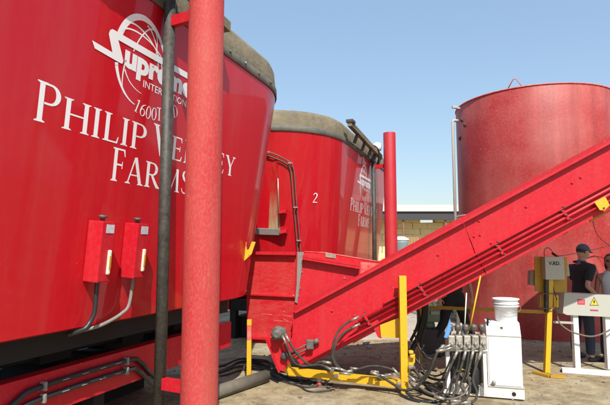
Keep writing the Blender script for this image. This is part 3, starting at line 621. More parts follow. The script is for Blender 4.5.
mb = MB(); mb.box(Cp(310.5, 343.5, .055), (.09, .07, .11), bev=.01); mb.lathe(Cp(314, 342, .05), [(.03, 0), (.03, .07)], CX, 10); mb.build('take_up_block', M['motor'], cv)
# yellow plates at the far right under the side
mb = MB(); mb.prism([Cp(591, 202.5, .075), Cp(602, 197.5, .075), Cp(606.5, 206, .075), Cp(601, 211, .075), Cp(596.5, 210.5, .075)], CN * .012); mb.build('guard_bracket', M['yellow'], cv)
mb = MB(); mb.prism([Cp(608, 204.5, .075), Cp(618, 199, .075), Cp(619, 209, .075), Cp(608, 211.5, .075)], CN * .012); mb.build('guard_bracket', M['yellow'], cv)
mb = MB(); mb.bar(K(ux_at(598, 1), 1.03, -.3), K(5.2, .78 + .25, -.3), .05, .08); mb.build('guard_tray', M['ochre'], cv)
MB().lathe(Cp(600.5, 208.7, .088), [(.012, 0), (.012, .008)], CN, 6).build('bolt', M['darksteel'], cv)
# props carrying the upper end (outside the frame)
for l in (-.03, -DEP + .08): q = K(5.0, .9, l); MB().bar(q, Vector((q.x, q.y, 0)), .1, .1, up=(0, 1, 0)).build('prop', M['ochre'], cv)

# ------------------------------------------------------------------ yellow frame under the tail
fr = thing('yellow_stand', G(404.5, 393), 'bright yellow square post and low beam holding the conveyor tail and hoses', 'conveyor stand')
YP = G(404.5, 393.5).y
q0 = G(402.4, 393.5); top = P(406, 276, YP)
mb = MB(); b0 = Vector((G(404.6, 393).x, YP + .04, 0)); mb.box(b0 + Z * (top.z / 2), (.084, .084, top.z), bev=.004); mb.build('post', M['yellow'], fr)
bm0 = P(289, 371, 6.40); bm1 = P(401, 383.5, 5.98)
MB().bar(bm0, bm1, .08, .085).build('low_beam', M['yellow'], fr)
mb = MB(); mb.prism([P(280, 367, 6.38), P(289.5, 360.5, 6.38), P(291.5, 368, 6.38), P(296, 370, 6.38), P(296, 377, 6.38), P(289, 376.5, 6.38)], (0, .02, 0)); mb.build('end_bracket', M['yellow'], fr)
mb = MB(); mb.lathe(G(319.5, 386), [(.035, 0), (.035, .02), (.028, .05)], seg=12); mb.build('foot', M['redink'], fr)
MB().lathe(G(319.5, 386) + Z * .05, [(.035, 0), (.035, .06)], seg=12).build('foot_sleeve', M['boxgrey'], fr)
for u, v in ((411, 352), (412, 356), (410.5, 367), (399, 384)): MB().box(P(u, v, YP - .03), (.05, .05, .035), bev=.008).build('pipe_clip', M['yellow'] if v < 360 else M['fitting'], fr)
MB().prism([P(408.5, 356, YP), P(415, 354, YP), P(415, 362, YP), P(408.5, 374, YP)], (0, .015, 0)).build('post_gusset', M['yellow'], fr)

# ------------------------------------------------------------------ guard rail (ochre)
gl = thing('guard_rail', G(550, 375), 'dull yellow pipe guard rail behind the valve block, ending at the post under the panel', 'guard rail')
ra, rb = P(386, 306, 7.75), P(551, 312.2, 6.93)
ra = Vector((ra.x, ra.y, rb.z)); mb = MB(); mb.bar(ra, rb, .045, .045); mb.build('rail', M['ochre'], gl)
pbt = G(550.3, 375); mb = MB(); mb.bar(Vector((pbt.x, 6.92, 0.01)), P(550, 279, 6.92), .065, .065, up=(0, 1, 0)); mb.build('post', M['yellow'], gl)
q = P(419, 306, 7.6); mb = MB(); mb.bar(Vector((q.x, q.y, 0)), q, .06, .06, up=(0, 1, 0)); mb.build('post', M['ochre'], gl)
mb = MB(); mb.bar(G(534, 372, .02), G(550, 376, .02), .07, .03); mb.bar(G(550, 376, .02), G(565, 377, .02), .07, .03); mb.build('foot_bar', M['ochre'], gl)
MB().bar(P(546.5, 279, 6.90), P(546.5, 312, 6.90), .045, .045, up=(0, 1, 0)).build('strut', M['steel'], gl)
mb = MB(); mb.bar(P(466, 311, 7.3), P(466, 311.5, 7.3) + Vector((.05, 0, 0)), .06, .06); mb.build('rail_clamp', M['darksteel'], gl)

# ------------------------------------------------------------------ ochre backboard with drive box
bd = thing('drive_panel', P(550, 293, 6.95), 'old yellow backboard with a pale grey box lettered in black, on the yellow post', 'control panel')
MB().prism([P(535, 256.5, 6.97), P(567, 257, 6.97), P(567, 292.5, 6.97), P(535, 291.5, 6.97)], (0, .015, 0)).build('backboard', M['ochre'], bd)
c = P(552.7, 268, 6.90); w = 19 * 6.9 / 503; h = 22.6 * 6.9 / 503
bx = MB().box(c, (w, .12, h), bev=.008).build('drive_box', M['panelgrey'], bd)
text_obj('V.RD.', 'box_lettering', M['ink'], bx, c + Vector((-.082, -.0605, .043)), (1, 0, 0), (0, 0, 1), .046, .158, bold=.03, depth=.002)
for u, v in ((537, 258), (537, 289.5), (564.5, 290.5), (565, 259)): MB().lathe(P(u, v, 6.969), [(.009, 0), (.009, .006)], (0, -1, 0), 8).build('bolt', M['fitting'], bd)
mb = MB(); mb.prism([P(531, 271, 7.05), P(536, 270, 7.05), P(536, 286, 7.05), P(530.5, 285, 7.05)], (0, .1, 0)); mb.build('side_box', M['boxgrey'], bd)
mb = MB(); mb.prism([P(565, 261, 7.03), P(568.5, 263, 7.03), P(570, 276, 7.03), P(565, 276, 7.03)], (0, .1, 0)); mb.build('side_box', M['boxgrey'], bd)
mb = MB(); mb.tube(spline([P(544.5, 257, 6.93), P(544.5, 250, 6.93), P(548, 247.8, 6.93), P(552, 251, 6.93), P(553.5, 255.5, 6.93)]), .006, 6); mb.build('wire', M['redink2'], bd)
mb = MB(); mb.tube([P(552, 253, 6.92), P(558, 257, 6.92)], .016, 8); mb.build('cable_gland', M['black'], bd)
mb = MB(); mb.tube(spline([P(555, 257, 6.93), P(556, 268, 6.98), P(553, 285, 6.9), P(557, 300, 6.9)]), .006, 6); mb.build('wire', M['black'], bd)
# wire basket round the post under the board
mb = MB()
for u in (538.5, 542, 556, 559):
    mb.tube([P(u, 293, 6.85), P(u, 308.5, 6.85)], .004, 6)
for v in (293.5, 308.5): mb.tube([P(538.5, v, 6.85), P(559, v, 6.85)], .007, 6)
mb.build('cable_basket', M['pipe'], bd)
MB().box(P(542, 301, 6.98), (.09, .08, .17), bev=.01).build('junction_box', M['ochre'], bd)
MB().box(P(555, 301, 6.98), (.07, .08, .17), bev=.01).build('junction_box', M['yellow'], bd)

# ------------------------------------------------------------------ white control desk
wd = thing('control_desk', G(590, 371), 'white slanted control desk on white legs with a yellow warning triangle', 'control desk')
f = lambda u, v, l=0: P(u, v, 6.95 - l)
x1 = P(640, 294, 6.95)
pts = [f(564.5, 292.8), f(610, 295.2), f(640, 297), f(640, 319), f(610, 317), f(567, 315), f(563, 313)]
hs = MB().prism(pts, (0, .22, 0)).build('housing', M['panelgrey'], wd)
MB().prism([f(577.5, 299.2, .002), f(585, 299.4, .002), f(585, 304.7, .002), f(577.5, 304.5, .002)], (0, .0015, 0)).build('red_label', M['redink'], hs)
for dv in (1.4, 3.2): MB().prism([f(578.3, 299.4 + dv, .0045), f(584.2, 299.5 + dv, .0045), f(584.2, 300 + dv, .0045), f(578.3, 299.9 + dv, .0045)], (0, .001, 0)).build('label_print', M['panelgrey'], hs)
MB().prism([f(594.1, 296.8, .002), f(598.8, 305.6, .002), f(589.6, 305.4, .002)], (0, .0015, 0)).build('warning_triangle', M['ink'], hs)
MB().prism([f(594.1, 297.9, .0045), f(598, 305.1, .0045), f(590.4, 304.9, .0045)], (0, .0015, 0)).build('triangle_face', M['signyellow'], hs)
mb = MB(); mb.prism([f(594.7, 299, .007), f(592.9, 302, .007), f(594.2, 302, .007), f(593.4, 304.6, .007), f(595.6, 301.4, .007), f(594.4, 301.3, .007)], (0, .001, 0)); mb.build('lightning_mark', M['ink'], hs)
MB().prism([f(590.1, 309.4, .002), f(598.3, 309.8, .002), f(598.3, 311.3, .002), f(590.1, 310.9, .002)], (0, .0015, 0)).build('warning_strip', M['redink2'], hs)
for u in (576.4, 608.5):
    a = G(u, 371); MB().box((a.x, 7.02, (P(u, 316, 6.95).z) / 2 + .02), (.072, .07, P(u, 316, 6.95).z - .03), bev=.004).build('leg', M['white'], wd)
a = G(562, 369.5); MB().bar(G(562, 369.8, .03) , G(640, 375.8, .03), .10, .055).build('base_bar', M['white'], wd)
MB().bar(P(553, 322, 7.0), P(575, 323, 7.0), .02, .03).build('cross_tube', M['boxgrey'], wd)
mb = MB(); mb.tube(spline([P(556, 308, 6.93), P(559, 322, 6.9), P(568, 330, 6.88), P(578, 334, 6.86), P(592, 336.5, 6.86), P(606, 332, 6.86), P(622, 322, 6.9)]), .011, 8); mb.build('conduit', M['pipe'], wd)

# ------------------------------------------------------------------ big tank
tk = thing('storage_tank', (5, 10.8, 0), 'tall round faded red tank behind the conveyor and the people', 'storage tank')
TC = Vector((5., 10.8, 0)); TR = 1.6; THt = 4.80
n = 96; rings = []
for z, r in ((0, TR), (THt * .33, TR), (THt * .66, TR), (THt - .015, TR), (THt, TR - .008), (THt, TR - .03), (THt - 1., TR - .03)):
    rings.append([TC + Vector((r * math.cos(2 * math.pi * i / n), r * math.sin(2 * math.pi * i / n), z + (.006 * math.sin(i * .9) * math.sin(i * .21) if z > 4.5 else 0))) for i in range(n)])
mb = MB(); vs, fs = loft(rings); mb.add(vs, fs, True); ts = mb.build('shell', M['tank'], tk); ts.data.set_sharp_from_angle(angle=R(40))
mb = MB(); mb.lathe(TC + Z * (THt - .9), [(TR - .03, 0), (TR - .03, .05), (.02, .25)], seg=48); mb.build('lid', M['ring'], tk)
rim = [TC + Vector(((TR + .004) * math.cos(2 * math.pi * i / 72), (TR + .004) * math.sin(2 * math.pi * i / 72), THt - .005)) for i in range(73)]
mb = MB(); mb.tube(rim, .014, 6, caps=False); mb.build('rim_bead', M['dusty'], tk)
tb = BVHTree.FromPolygons([tuple(v) for v in [p for r_ in rings for p in r_]], [tuple(f_) for f_ in fs])
a = surf(508, 92, tb)[0]; b = surf(522, 88.5, tb)[0]; a.z = b.z = THt; m_ = (a + b) / 2 + Z * .17
mb = MB(); mb.tube([a, m_ - (b - a).normalized() * .03, m_ + (b - a).normalized() * .03, b], .010, 6); mb.build('lifting_lug', M['dusty'], tk)
px = P(456.3, 250, 10.6); mb = MB(); mb.tube([Vector((px.x, px.y, 0)), Vector((px.x, px.y, P(456, 122, 10.6).z)), Vector((px.x + .02, px.y, P(456, 120.5, 10.6).z)), Vector((px.x + .12, px.y + .02, P(456, 120.5, 10.6).z))], .033, 10); mb.build('overflow_pipe', M['boxgrey'], tk)
MB().box(P(454.5, 107, 10.5), (.10, .06, .05)).build('pipe_bracket', M['boxgrey'], tk)
MB().bar(P(455, 108, 10.5), P(460, 108, 10.5), .03, .03).build('bracket_arm', M['boxgrey'], tk)
mb = MB()
for (u, v) in ((462, 120), (465, 125), (460, 138)):
    q, nn = surf(u, v, tb); mb.lathe(q, [(.05, 0), (.05, .02), (.02, .03)], nn, 10)
mb.build('blanked_port', M['darksteel'], tk)
mb = MB(); mb.tube(spline([surf(456, 217, tb, .02)[0] if tb.ray_cast(CAM, ray(456, 217).normalized())[0] else P(456, 217, 10.3), P(462, 215.5, 10.0), P(468, 215, 9.8), P(476, 217, 9.7)]), .012, 6); mb.build('small_hose', M['cream'], tk)
# wires strung across the tank
mb = MB(); mb.tube(spline([P(556, 256, 7.0), P(566, 255, 8.0), P(580, 252.5, 8.9), P(600, 248, 9.1), P(625, 241, 9.0)]), .006, 6); setp(mb.build('power_cable', M['black']), 'thin black cable running from the drive panel across the tank', 'cable')
mb = MB(); mb.tube(spline([P(593.5, 215, 6.6), P(593, 221, 7.4), P(596, 232, 8.6), P(603, 241, 9.0), P(615, 249, 9.0)]), .006, 6); setp(mb.build('hanging_cable', M['black']), 'thin black cable hanging from the conveyor end over the tank', 'cable')

# ------------------------------------------------------------------ white power cabinet, bucket
cb = thing('power_cabinet', G(504, 397), 'white metal cabinet with sloped top standing on a chipped skid', 'cabinet')
YC = 5.72
f = lambda u, v, y=YC: P(u, v, y)
x0_, x1_ = f(488, 380).x, f(520.5, 380).x; zb_, zm_, zt_ = .135, f(504, 336.5).z, P(504, 322.5, YC + .13).z - .03
prof = [(YC, zb_), (YC, zm_), (YC + .13, zt_ + .03), (YC + .42, zt_ + .03), (YC + .42, zb_)]
MB().prism([Vector((x0_, y, z)) for y, z in prof], (x1_ - x0_, 0, 0)).build('cabinet_body', M['white'], cb)
MB().box(((x0_ + x1_) / 2, YC - .004, (zb_ + zm_) / 2), (x1_ - x0_ - .03, .006, zm_ - zb_ - .03)).build('door', M['white'], cb)
MB().box(((x0_ + x1_) / 2, YC - .001, zm_ + .002), (x1_ - x0_ + .004, .012, .006)).build('hinge_line', M['boxgrey'], cb)
sn = Vector((0, -(zt_ + .03 - zm_), .13)).normalized(); su = Vector((0, .13, zt_ + .03 - zm_)).normalized()
cpl = on_plane(497.5, 328.5, Vector((0, YC, zm_)), sn)
MB().box(cpl + sn * .003, (.06, .045, .004), Matrix((Vector((1, 0, 0)), su, sn)).transposed()).build('badge', M['boxgrey'], cb)
MB().box(cpl + sn * .0045 + Vector((.012, 0, 0)), (.026, .028, .004), Matrix((Vector((1, 0, 0)), su, sn)).transposed()).build('badge_mark', M['ink'], cb)
a, b = G(452, 400, .07), G(519.5, 402, .07)
MB().box(((a.x + x1_) / 2, YC + .0, .075), (x1_ - a.x + .02, .06, .115), bev=.004).build('skid', M['dirtywhite'], cb)
MB().box(((a.x + x1_) / 2, YC + .40, .075), (x1_ - a.x + .02, .06, .11), bev=.004).build('skid', M['dirtywhite'], cb)
MB().box(((a.x + x1_) / 2, YC - .001, .137), (x1_ - a.x + .03, .075, .008)).build('skid_cap', M['boxgrey'], cb)
MB().lathe(Vector((f(512, 390).x, YC - .031, .07)), [(.022, 0), (.022, .004)], (0, -1, 0), 14).build('skid_hole', M['black'], cb)
MB().lathe(Vector((f(493.5, 390).x, YC - .035, .15)), [(.012, 0), (.02, .01), (.02, .04), (.01, .05)], (0, 0, 1), 8).build('bolt', M['fitting'], cb)
mb = MB(); mb.tube(spline([P(488, 320.5, YC + .1), P(485.6, 319.5, YC + .1), P(484.7, 324, YC + .1), P(484.7, 352, YC + .1), P(486, 370, YC + .1)]), .012, 8); mb.build('cable', M['black'], cb)

cb.rotation_euler.z = R(-17); cb.location.x += .045                                  # the cabinet stands a little askew, its right side nearer
bc = P(506.5, 326, YC + .25); bc.z = zt_ + .031
bk = thing('plastic_bucket', bc, 'white plastic bucket standing on top of the white cabinet', 'bucket')
mb = MB(); mb.lathe(bc, [(.115, 0), (.12, .01), (.128, .17), (.145, .172), (.145, .18), (.131, .182), (.132, .20), (.147, .202), (.147, .21), (.134, .213), (.136, .245), (.15, .247), (.15, .262), (.13, .262), (.11, .03)], seg=36); mb.build('pail', M['plastic'], bk)
mb = MB(); mb.tube(spline([bc + Vector((-.15, 0, .2)), bc + Vector((-.13, -.10, .14)), bc + Vector((0, -.165, .11)), bc + Vector((.13, -.1, .14)), bc + Vector((.15, 0, .2))]), .003, 6); mb.build('handle', M['fitting'], bk)

# ------------------------------------------------------------------ hydraulic valve block
vb = thing('valve_bank', G(466, 396), 'bank of hydraulic valves with levers and hoses beside the white cabinet', 'hydraulic valves')
YV = 5.70
for i, u in enumerate((450, 457.5, 465.5, 473.5, 481.5)):
    w = .074
    MB().box(P(u, 341, YV), (w, .15, .14), bev=.012).build('valve_body', M['valve'], vb)
    MB().box(P(u - .5, 347.5, YV - .07), (.05, .06, .05), bev=.012).build('port_block', M['fitting'], vb)
    mb = MB(); mb.lathe(P(u, 333, YV - .0), [(.014, -.02), (.014, .02), (.030, .025), (.036, .05), (.036, .075), (.028, .095), (.012, .10)], (0.05, -.1, 1), 14); mb.build('knob', M['knob'], vb)
    mb = MB(); mb.lathe(P(u + 1.5, 344, YV - .08), [(.016, 0), (.02, .01), (.02, .035), (.012, .04)], (0, -1, 0), 8); mb.build('plug', M['fitting'], vb)
MB().box(P(448, 347, YV - .05), (.14, .09, .035), bev=.006).build('inlet_pipe', M['fitting'], vb)
for dv in (0, 3): MB().tube([P(441, 349 + dv, YV - .1), P(455, 343 + dv, YV - .1)], .012, 8).build('inlet_fitting', M['fitting'], vb)
MB().bar(P(466, 349.5, YV) - Vector((.22, 0, 0)), P(466, 349.5, YV) + Vector((.22, 0, 0)), .10, .02).build('shelf', M['dirtywhite'], vb)
for u, m_ in ((447.3, 'white'), (484, 'dirtywhite')):
    a = P(u, 351, YV); mb = MB(); mb.bar(Vector((a.x, YV, .13)), a, .04, .04, up=(0, 1, 0)); mb.build('leg', M[m_], vb)
mb = MB(); mb.prism([P(444.2, 337.5, YV - .05), P(450, 318.5, YV - .05), P(451, 330, YV - .05), P(447.5, 338, YV - .05)], (0, .02, 0)); mb.build('blue_handle', M['blue'], vb)
for u, v, rr_ in ((461, 326, .02), (466.5, 330, .024), (463, 332, .02)): MB().lathe(P(u, v + 4, YV + .03), [(rr_, 0), (rr_ * 1.2, .03), (rr_, .06), (rr_ * .5, .08)], (0, 0, 1), 10).build('stack_valve', M['fitting'], vb)
mb = MB(); mb.tube([P(464.5, 329, YV + .05), P(466.5, 293, YV + .1)], .007, 8); mb.build('dip_rod', M['cream'], vb)
mb = MB(); mb.tube([P(469.5, 330, YV + .06), P(480.5, 276, YV + .15)], .009, 8); mb.build('yellow_rod', M['yellow'], vb)
# pump and filters below
mb = MB(); mb.lathe(P(474, 383, YV + .15), [(.07, -.1), (.075, .0), (.075, .16), (.05, .2)], (0, 0, 1), 16); mb.build('filter_can', M['black'], vb)
for (u, v) in ((456, 377), (462, 374), (468, 378), (459, 383), (465, 385)): MB().lathe(P(u, v, YV + .06), [(.018, 0), (.028, .01), (.028, .03), (.016, .04)], (0, -1, 0), 10).build('coupler', M['valve'], vb)
mb = MB(); mb.tube(spline([P(455, 373, YV), P(460, 369.5, YV), P(466, 370.5, YV), P(470, 374, YV)]), .007, 6); mb.build('loop_wire', M['yellow'], vb)
MB().box(P(467, 365, YV + .22), (.40, .20, .28), bev=.02).build('oil_tank', M['black'], vb)

# ------------------------------------------------------------------ hoses
def hose(pts, label, r=.0135, mt='hose', fit=True, grp=None, name='hydraulic_hose'):
    w = [P(u, v, y) for u, v, y in pts]
    for q in w: q.z = max(q.z, r * .9)
    path = spline(w, 8)
    root = thing(name, path[0] if path[0].z < path[-1].z else path[-1], label, 'hose', grp)
    mb = MB(); mb.tube(path, r, 10); mb.build('line', M[mt], root)
    if fit:
        for a, b in ((path[0], path[4]), (path[-1], path[-5])):
            d_ = (b - a).normalized(); MB().tube([a - d_ * .02, a + d_ * .09], r * 1.25, 8).build('crimp_fitting', M['fitting'], root)
    return root
hg = 'hoses between the valves and the conveyor'
hose([(357.5, 317.5, 6.15), (346, 323.5, 6.12), (338, 332, 6.05), (333, 345, 6.0), (332.5, 357, 6.0), (337, 367, 6.0), (345, 371, 6.0)], 'grey hose from the upper red pipe curving down to the yellow beam')
hose([(358.5, 324.7, 6.15), (347, 330.5, 6.12), (340, 337, 6.05), (334.5, 348, 6.02), (334.5, 360, 6.02), (342, 370, 6.02), (352, 372.5, 6.0)], 'grey hose from the lower red pipe curving down to the yellow beam')
hose([(345, 372, 5.98), (356, 370, 5.96), (368, 366.5, 5.95), (380, 366.5, 5.93), (393, 370, 5.92), (398, 374, 5.9)], 'grey hose arching along the top of the yellow beam to the post')
hose([(372, 372.5, 5.9), (382, 377, 5.88), (393, 384, 5.85), (403, 390, 5.82), (413, 389, 5.75), (422, 382, 5.7), (429, 373, 5.65), (434, 360, 5.6), (438, 352, 5.6), (444, 350, 5.6)], 'grey hose sagging in front of the yellow post up to the valves', .015)
hose([(410, 377, 5.86), (417, 381, 5.8), (425, 376, 5.75), (431, 364, 5.7), (436, 354, 5.65), (443, 346.5, 5.63)], 'grey hose rising from behind the yellow post to the left valve', .015)
hose([(410, 362, 6.0), (416, 371, 5.95), (424, 383, 5.9), (431, 392, 5.9), (437, 399, 5.9)], 'grey hose slanting down to the ground right of the yellow post', .016)
hose([(457, 352, 5.6), (452, 363, 5.58), (447, 376, 5.56), (443, 390, 5.55), (435, 395, 5.6), (424, 392, 5.7), (412, 384, 5.8)], 'hose dropping from the second valve and looping back across the ground')
hose([(465.5, 352, 5.6), (461.5, 366, 5.58), (457, 380, 5.56), (455, 392, 5.5), (449, 399, 5.45), (436, 397, 5.5)], 'hose dropping from the third valve to the ground')
hose([(473, 352, 5.6), (470, 364, 5.58), (468, 376, 5.52), (470, 390, 5.45), (464, 400, 5.4), (452, 401, 5.4)], 'hose dropping from the fourth valve to the ground')
hose([(481, 352, 5.6), (476, 366, 5.56), (473, 381, 5.5), (477, 393, 5.45), (474, 401, 5.4), (462, 403, 5.4)], 'hose dropping from the right-hand valve beside the cabinet')
hose([(283, 337, 6.2), (287, 346, 6.16), (291, 357, 6.1), (296, 364, 6.1), (305, 366, 6.1), (320, 365, 6.08), (332, 370, 6.0)], 'grey hose from the tail motor curving to the yellow beam')
hose([(286, 335.5, 6.2), (293, 348, 6.14), (302, 359, 6.1), (312, 365.5, 6.1), (320, 362, 6.08), (330, 363, 6.05)], 'second grey hose from the tail motor passing over the take-up screws', .014)
hose([(411, 340, 6.9), (416, 330, 6.8), (419, 318, 6.7), (417, 305, 6.6)], 'black hose hanging beside the ochre post left side', .02, 'hosedark', False)
hose([(425, 302, 6.6), (423, 320, 6.7), (418, 338, 6.8), (412, 350, 6.8), (408, 362, 6.8), (418, 372, 6.6)], 'black hose bundle hanging from the conveyor behind the yellow post', .035, 'hosedark', False)
hose([(427, 304, 6.6), (426, 322, 6.7), (421, 342, 6.8), (425, 356, 6.8), (434, 360, 6.8)], 'black hose curling right behind the yellow post', .02, 'hosedark', False)
for i, pts in enumerate([[(460, 352, 5.62), (458, 366, 5.62), (452, 381, 5.6), (449, 393, 5.6), (440, 401, 5.5)], [(469, 352, 5.62), (466, 371, 5.6), (461, 386, 5.58), (466, 396, 5.5), (457, 400, 5.45), (444, 394, 5.6), (430, 387, 5.8)], [(453, 353, 5.62), (447, 368, 5.66), (440, 381, 5.75), (428, 385, 5.85), (416, 379, 5.9), (410, 372, 5.92)], [(477, 353, 5.6), (474, 372, 5.57), (469, 388, 5.5), (461, 396, 5.45), (447, 399, 5.45), (430, 393, 5.6), (416, 385, 5.75)]]):
    hose(pts, 'thinner %s hose in the tangle hanging below the valve bank' % ('dark', 'grey', 'black', 'worn')[i], .010, ('hosedark', 'hose', 'hosedark', 'pipe')[i], False)
for i, pts in enumerate([[(414, 330, 6.6), (418, 345, 6.6), (428, 356, 6.5), (440, 351, 6.4)], [(424, 345, 6.5), (419, 358, 6.5), (424, 371, 6.4), (436, 376, 6.3), (447, 371, 6.2)], [(409, 347, 6.3), (415, 358, 6.3), (425, 368, 6.2), (436, 371, 6.0)]]):
    hose(pts, ('thin black cable drooping behind the yellow post', 'black cable looping down near the ground behind the post', 'dark cable crossing from the post clips towards the valves')[i], .010, 'hosedark', False)
# beam-top fittings
for u, v, l in ((331, 368, 10), (339, 373, 12), (350, 368, 9), (371, 371, 8), (376, 375, 12), (385, 374, 8)):
    MB().tube([P(u, v, 5.98), P(u + l, v + 1.2, 5.96)], .014, 8).build('pipe_fitting', M['fitting'], fr)
for u, v in ((332, 371), (336, 376), (373, 373), (379, 379)): MB().box(P(u, v, 5.95), (.05, .04, .04), bev=.008).build('pipe_union', M['pipe'], fr)
# grey cables lying on the ground at the left
rc = random.Random(5)
for i in range(8):
    dv = i * 1.7; jt = lambda k_: rc.uniform(-k_, k_)
    pts = [(196, 372 + dv * .6 + jt(2), 6.9), (222, 366 + dv * .8 + jt(2), 7.0), (240, 358 + dv + jt(1.5), 7.0), (254, 358.5 + dv + jt(1), 6.9), (266 + jt(2), 361 + dv * 1.1, 6.8), (274 + jt(2), 368 + dv * .9, 6.6), (284 + jt(2), 376 + dv * .6 + jt(1), 6.4), (297 + jt(3), 380.5 + dv * .6 + jt(1.5), 6.3), (310 + jt(4), 382.5 + dv * .7 + jt(1.5), 6.25), (326 + jt(8), 382.5 + dv * .5 + jt(3), 6.3)]
    pts = [(u, v, min(G(u, v).y, y + .3) if v > 300 else y) for u, v, y in pts]
    hose(pts, 'grey cable in the bundle curving over the ground left of the yellow beam', rc.uniform(.008, .013), rc.choice(('hose', 'hose', 'pipe', 'hosedark')), False, 'bundle of grey cables on the ground', 'ground_cable')
# slack hoses on the ground by the post
for i, pts in enumerate([[(409, 381, 5.85), (416, 389, 5.8), (428, 395, 5.7), (441, 398, 5.6), (455, 397, 5.55)], [(406, 392, 5.8), (414, 399, 5.7), (428, 402, 5.6), (446, 400, 5.6)], [(398, 392, 5.9), (409, 400, 5.7), (420, 405, 5.6)], [(421, 372, 6.3), (430, 378, 6.2), (442, 380, 6.1), (452, 377, 6.1)], [(418, 378, 6.2), (431, 384, 6.0), (446, 388, 5.9), (460, 386, 5.9)]]):
    hose(pts, 'slack dark hose lying on the ground between the yellow post and the valves', .014, 'hosedark' if i < 3 else 'hose', False, 'slack hoses on the ground below the valves', 'slack_hose')

# ------------------------------------------------------------------ loose pipe, thin yellow post
lp = thing('ground_pipe', G(240, 388, 0), 'thick grey pipe lying on the ground beside the red pole', 'pipe')
a = G(266, 376, .075); b = G(196, 399, .075)
MB().tube([a, b], .075, 18).build('barrel', M['pipe'], lp)
MB().lathe(a - (b - a).normalized() * .002, [(.06, 0), (.06, .004)], a - b, 16).build('bore', M['black'], lp)
yp = thing('marker_post', G(249, 382), 'thin yellow post with a scratched red band standing before the trough', 'marker post')
a = G(248.9, 383); a0 = Vector((a.x, a.y, 0)); z1, z2, z3 = P(249, 340, a.y).z, P(249, 325, a.y).z, P(249, 319.5, a.y).z
MB().bar(a0, a0 + Z * z1, .055, .055, up=(0, 1, 0)).build('shaft', M['yellow'], yp)
MB().bar(a0 + Z * z1, a0 + Z * z2, .052, .052, up=(0, 1, 0)).build('red_band', M['dusty'], yp)
MB().bar(a0 + Z * z2, a0 + Z * z3, .055, .055, up=(0, 1, 0)).build('cap', M['yellow'], yp)

# ------------------------------------------------------------------ straw shed far behind
SY = 38.
shed = thing('straw_shed', (20, SY + 6, 0), 'long open shed with pale sheet roof far behind the conveyor', 'shed')
zt = P(420, 204.8, SY).z; ze = P(420, 211.3, SY).z; zu = P(420, 219.8, SY).z
MB().prism([Vector((-6, SY, ze)), Vector((48, SY, ze)), Vector((48, SY + 13, zt + .95)), Vector((-6, SY + 13, zt + .95))], (0, 0, .12)).build('roof', M['roof'], shed)
MB().box((21, SY - .03, (zt + ze) / 2), (54, .05, zt - ze)).build('fascia', M['roof'], shed)
MB().box((21, SY + .2, (ze + zu) / 2), (54, .2, ze - zu)).build('roof_underside', M['under'], shed)  # dark strip standing in for the shaded underside of the roof
for i in range(14):
    x = P(404, 230, SY).x + (i - 3) * 3.25
    if x > -6: MB().box((x, SY + .3, ze / 2), (.13, .13, ze)).build('post', M['rust'], shed)
# bales
bm_ = bmesh.new(); bmesh.ops.create_cube(bm_, size=1)
for v in bm_.verts: v.co = Vector((v.co.x * 1.205, v.co.y * .9, v.co.z * .474))
bmesh.ops.bevel(bm_, geom=list(bm_.edges), offset=.03, segments=1, affect='EDGES')
bme = bpy.data.meshes.new('straw_bale'); bm_.to_mesh(bme); bm_.free(); bme.materials.append(M['straw'])
nrow = 9
for r_ in range(nrow):
    for c_ in range(22):
        if r_ == nrow - 1 and c_ in (4, 9, 10, 16): continue
        o = bpy.data.objects.new('straw_bale', bme); col.objects.link(o)
        o.location = (4.9 + c_ * 1.22 + (.6 if r_ % 2 else 0) + random.uniform(-.02, .02), SY + 2.2 + random.uniform(-.05, .05), .24 + r_ * .478); o.rotation_euler = (0, random.uniform(-.012, .012), random.uniform(-.02, .02))
        setp(o, 'pale straw bale in the long stack under the far shed roof', 'straw bale', 'bales stacked under the shed roof')
# things in front of the bales
q = P(401.5, 262, 20); b0 = Vector((q.x, q.y, 0))
bn = thing('water_bin', b0, 'grey bin with a pale lid in front of the bale stack', 'bin')
zz = P(401, 240.5, 20).z; mb = MB(); mb.lathe(b0, [(.22, 0), (.25, .02), (.28, zz - .1), (.30, zz)], seg=20); mb.build('drum', M['bingrey'], bn)
mb = MB(); mb.lathe(b0 + Z * zz, [(.31, 0), (.31, .06), (.12, .16)], seg=20); mb.build('lid', M['plastic'], bn)
q = P(410, 240, 24); cr = thing('wooden_crate', (q.x, q.y, 0), 'brown wooden crate standing beside the grey bin by the bales', 'crate')
zz = P(410, 237, 24).z
for i in range(6):
    MB().box((q.x - .35 + i * .14, q.y, zz / 2), (.13, .05, zz)).build('board', M['brownbox'], cr)
MB().box((q.x, q.y + .35, zz / 2), (.82, .64, zz - .02)).build('core', M['brownbox'], cr)

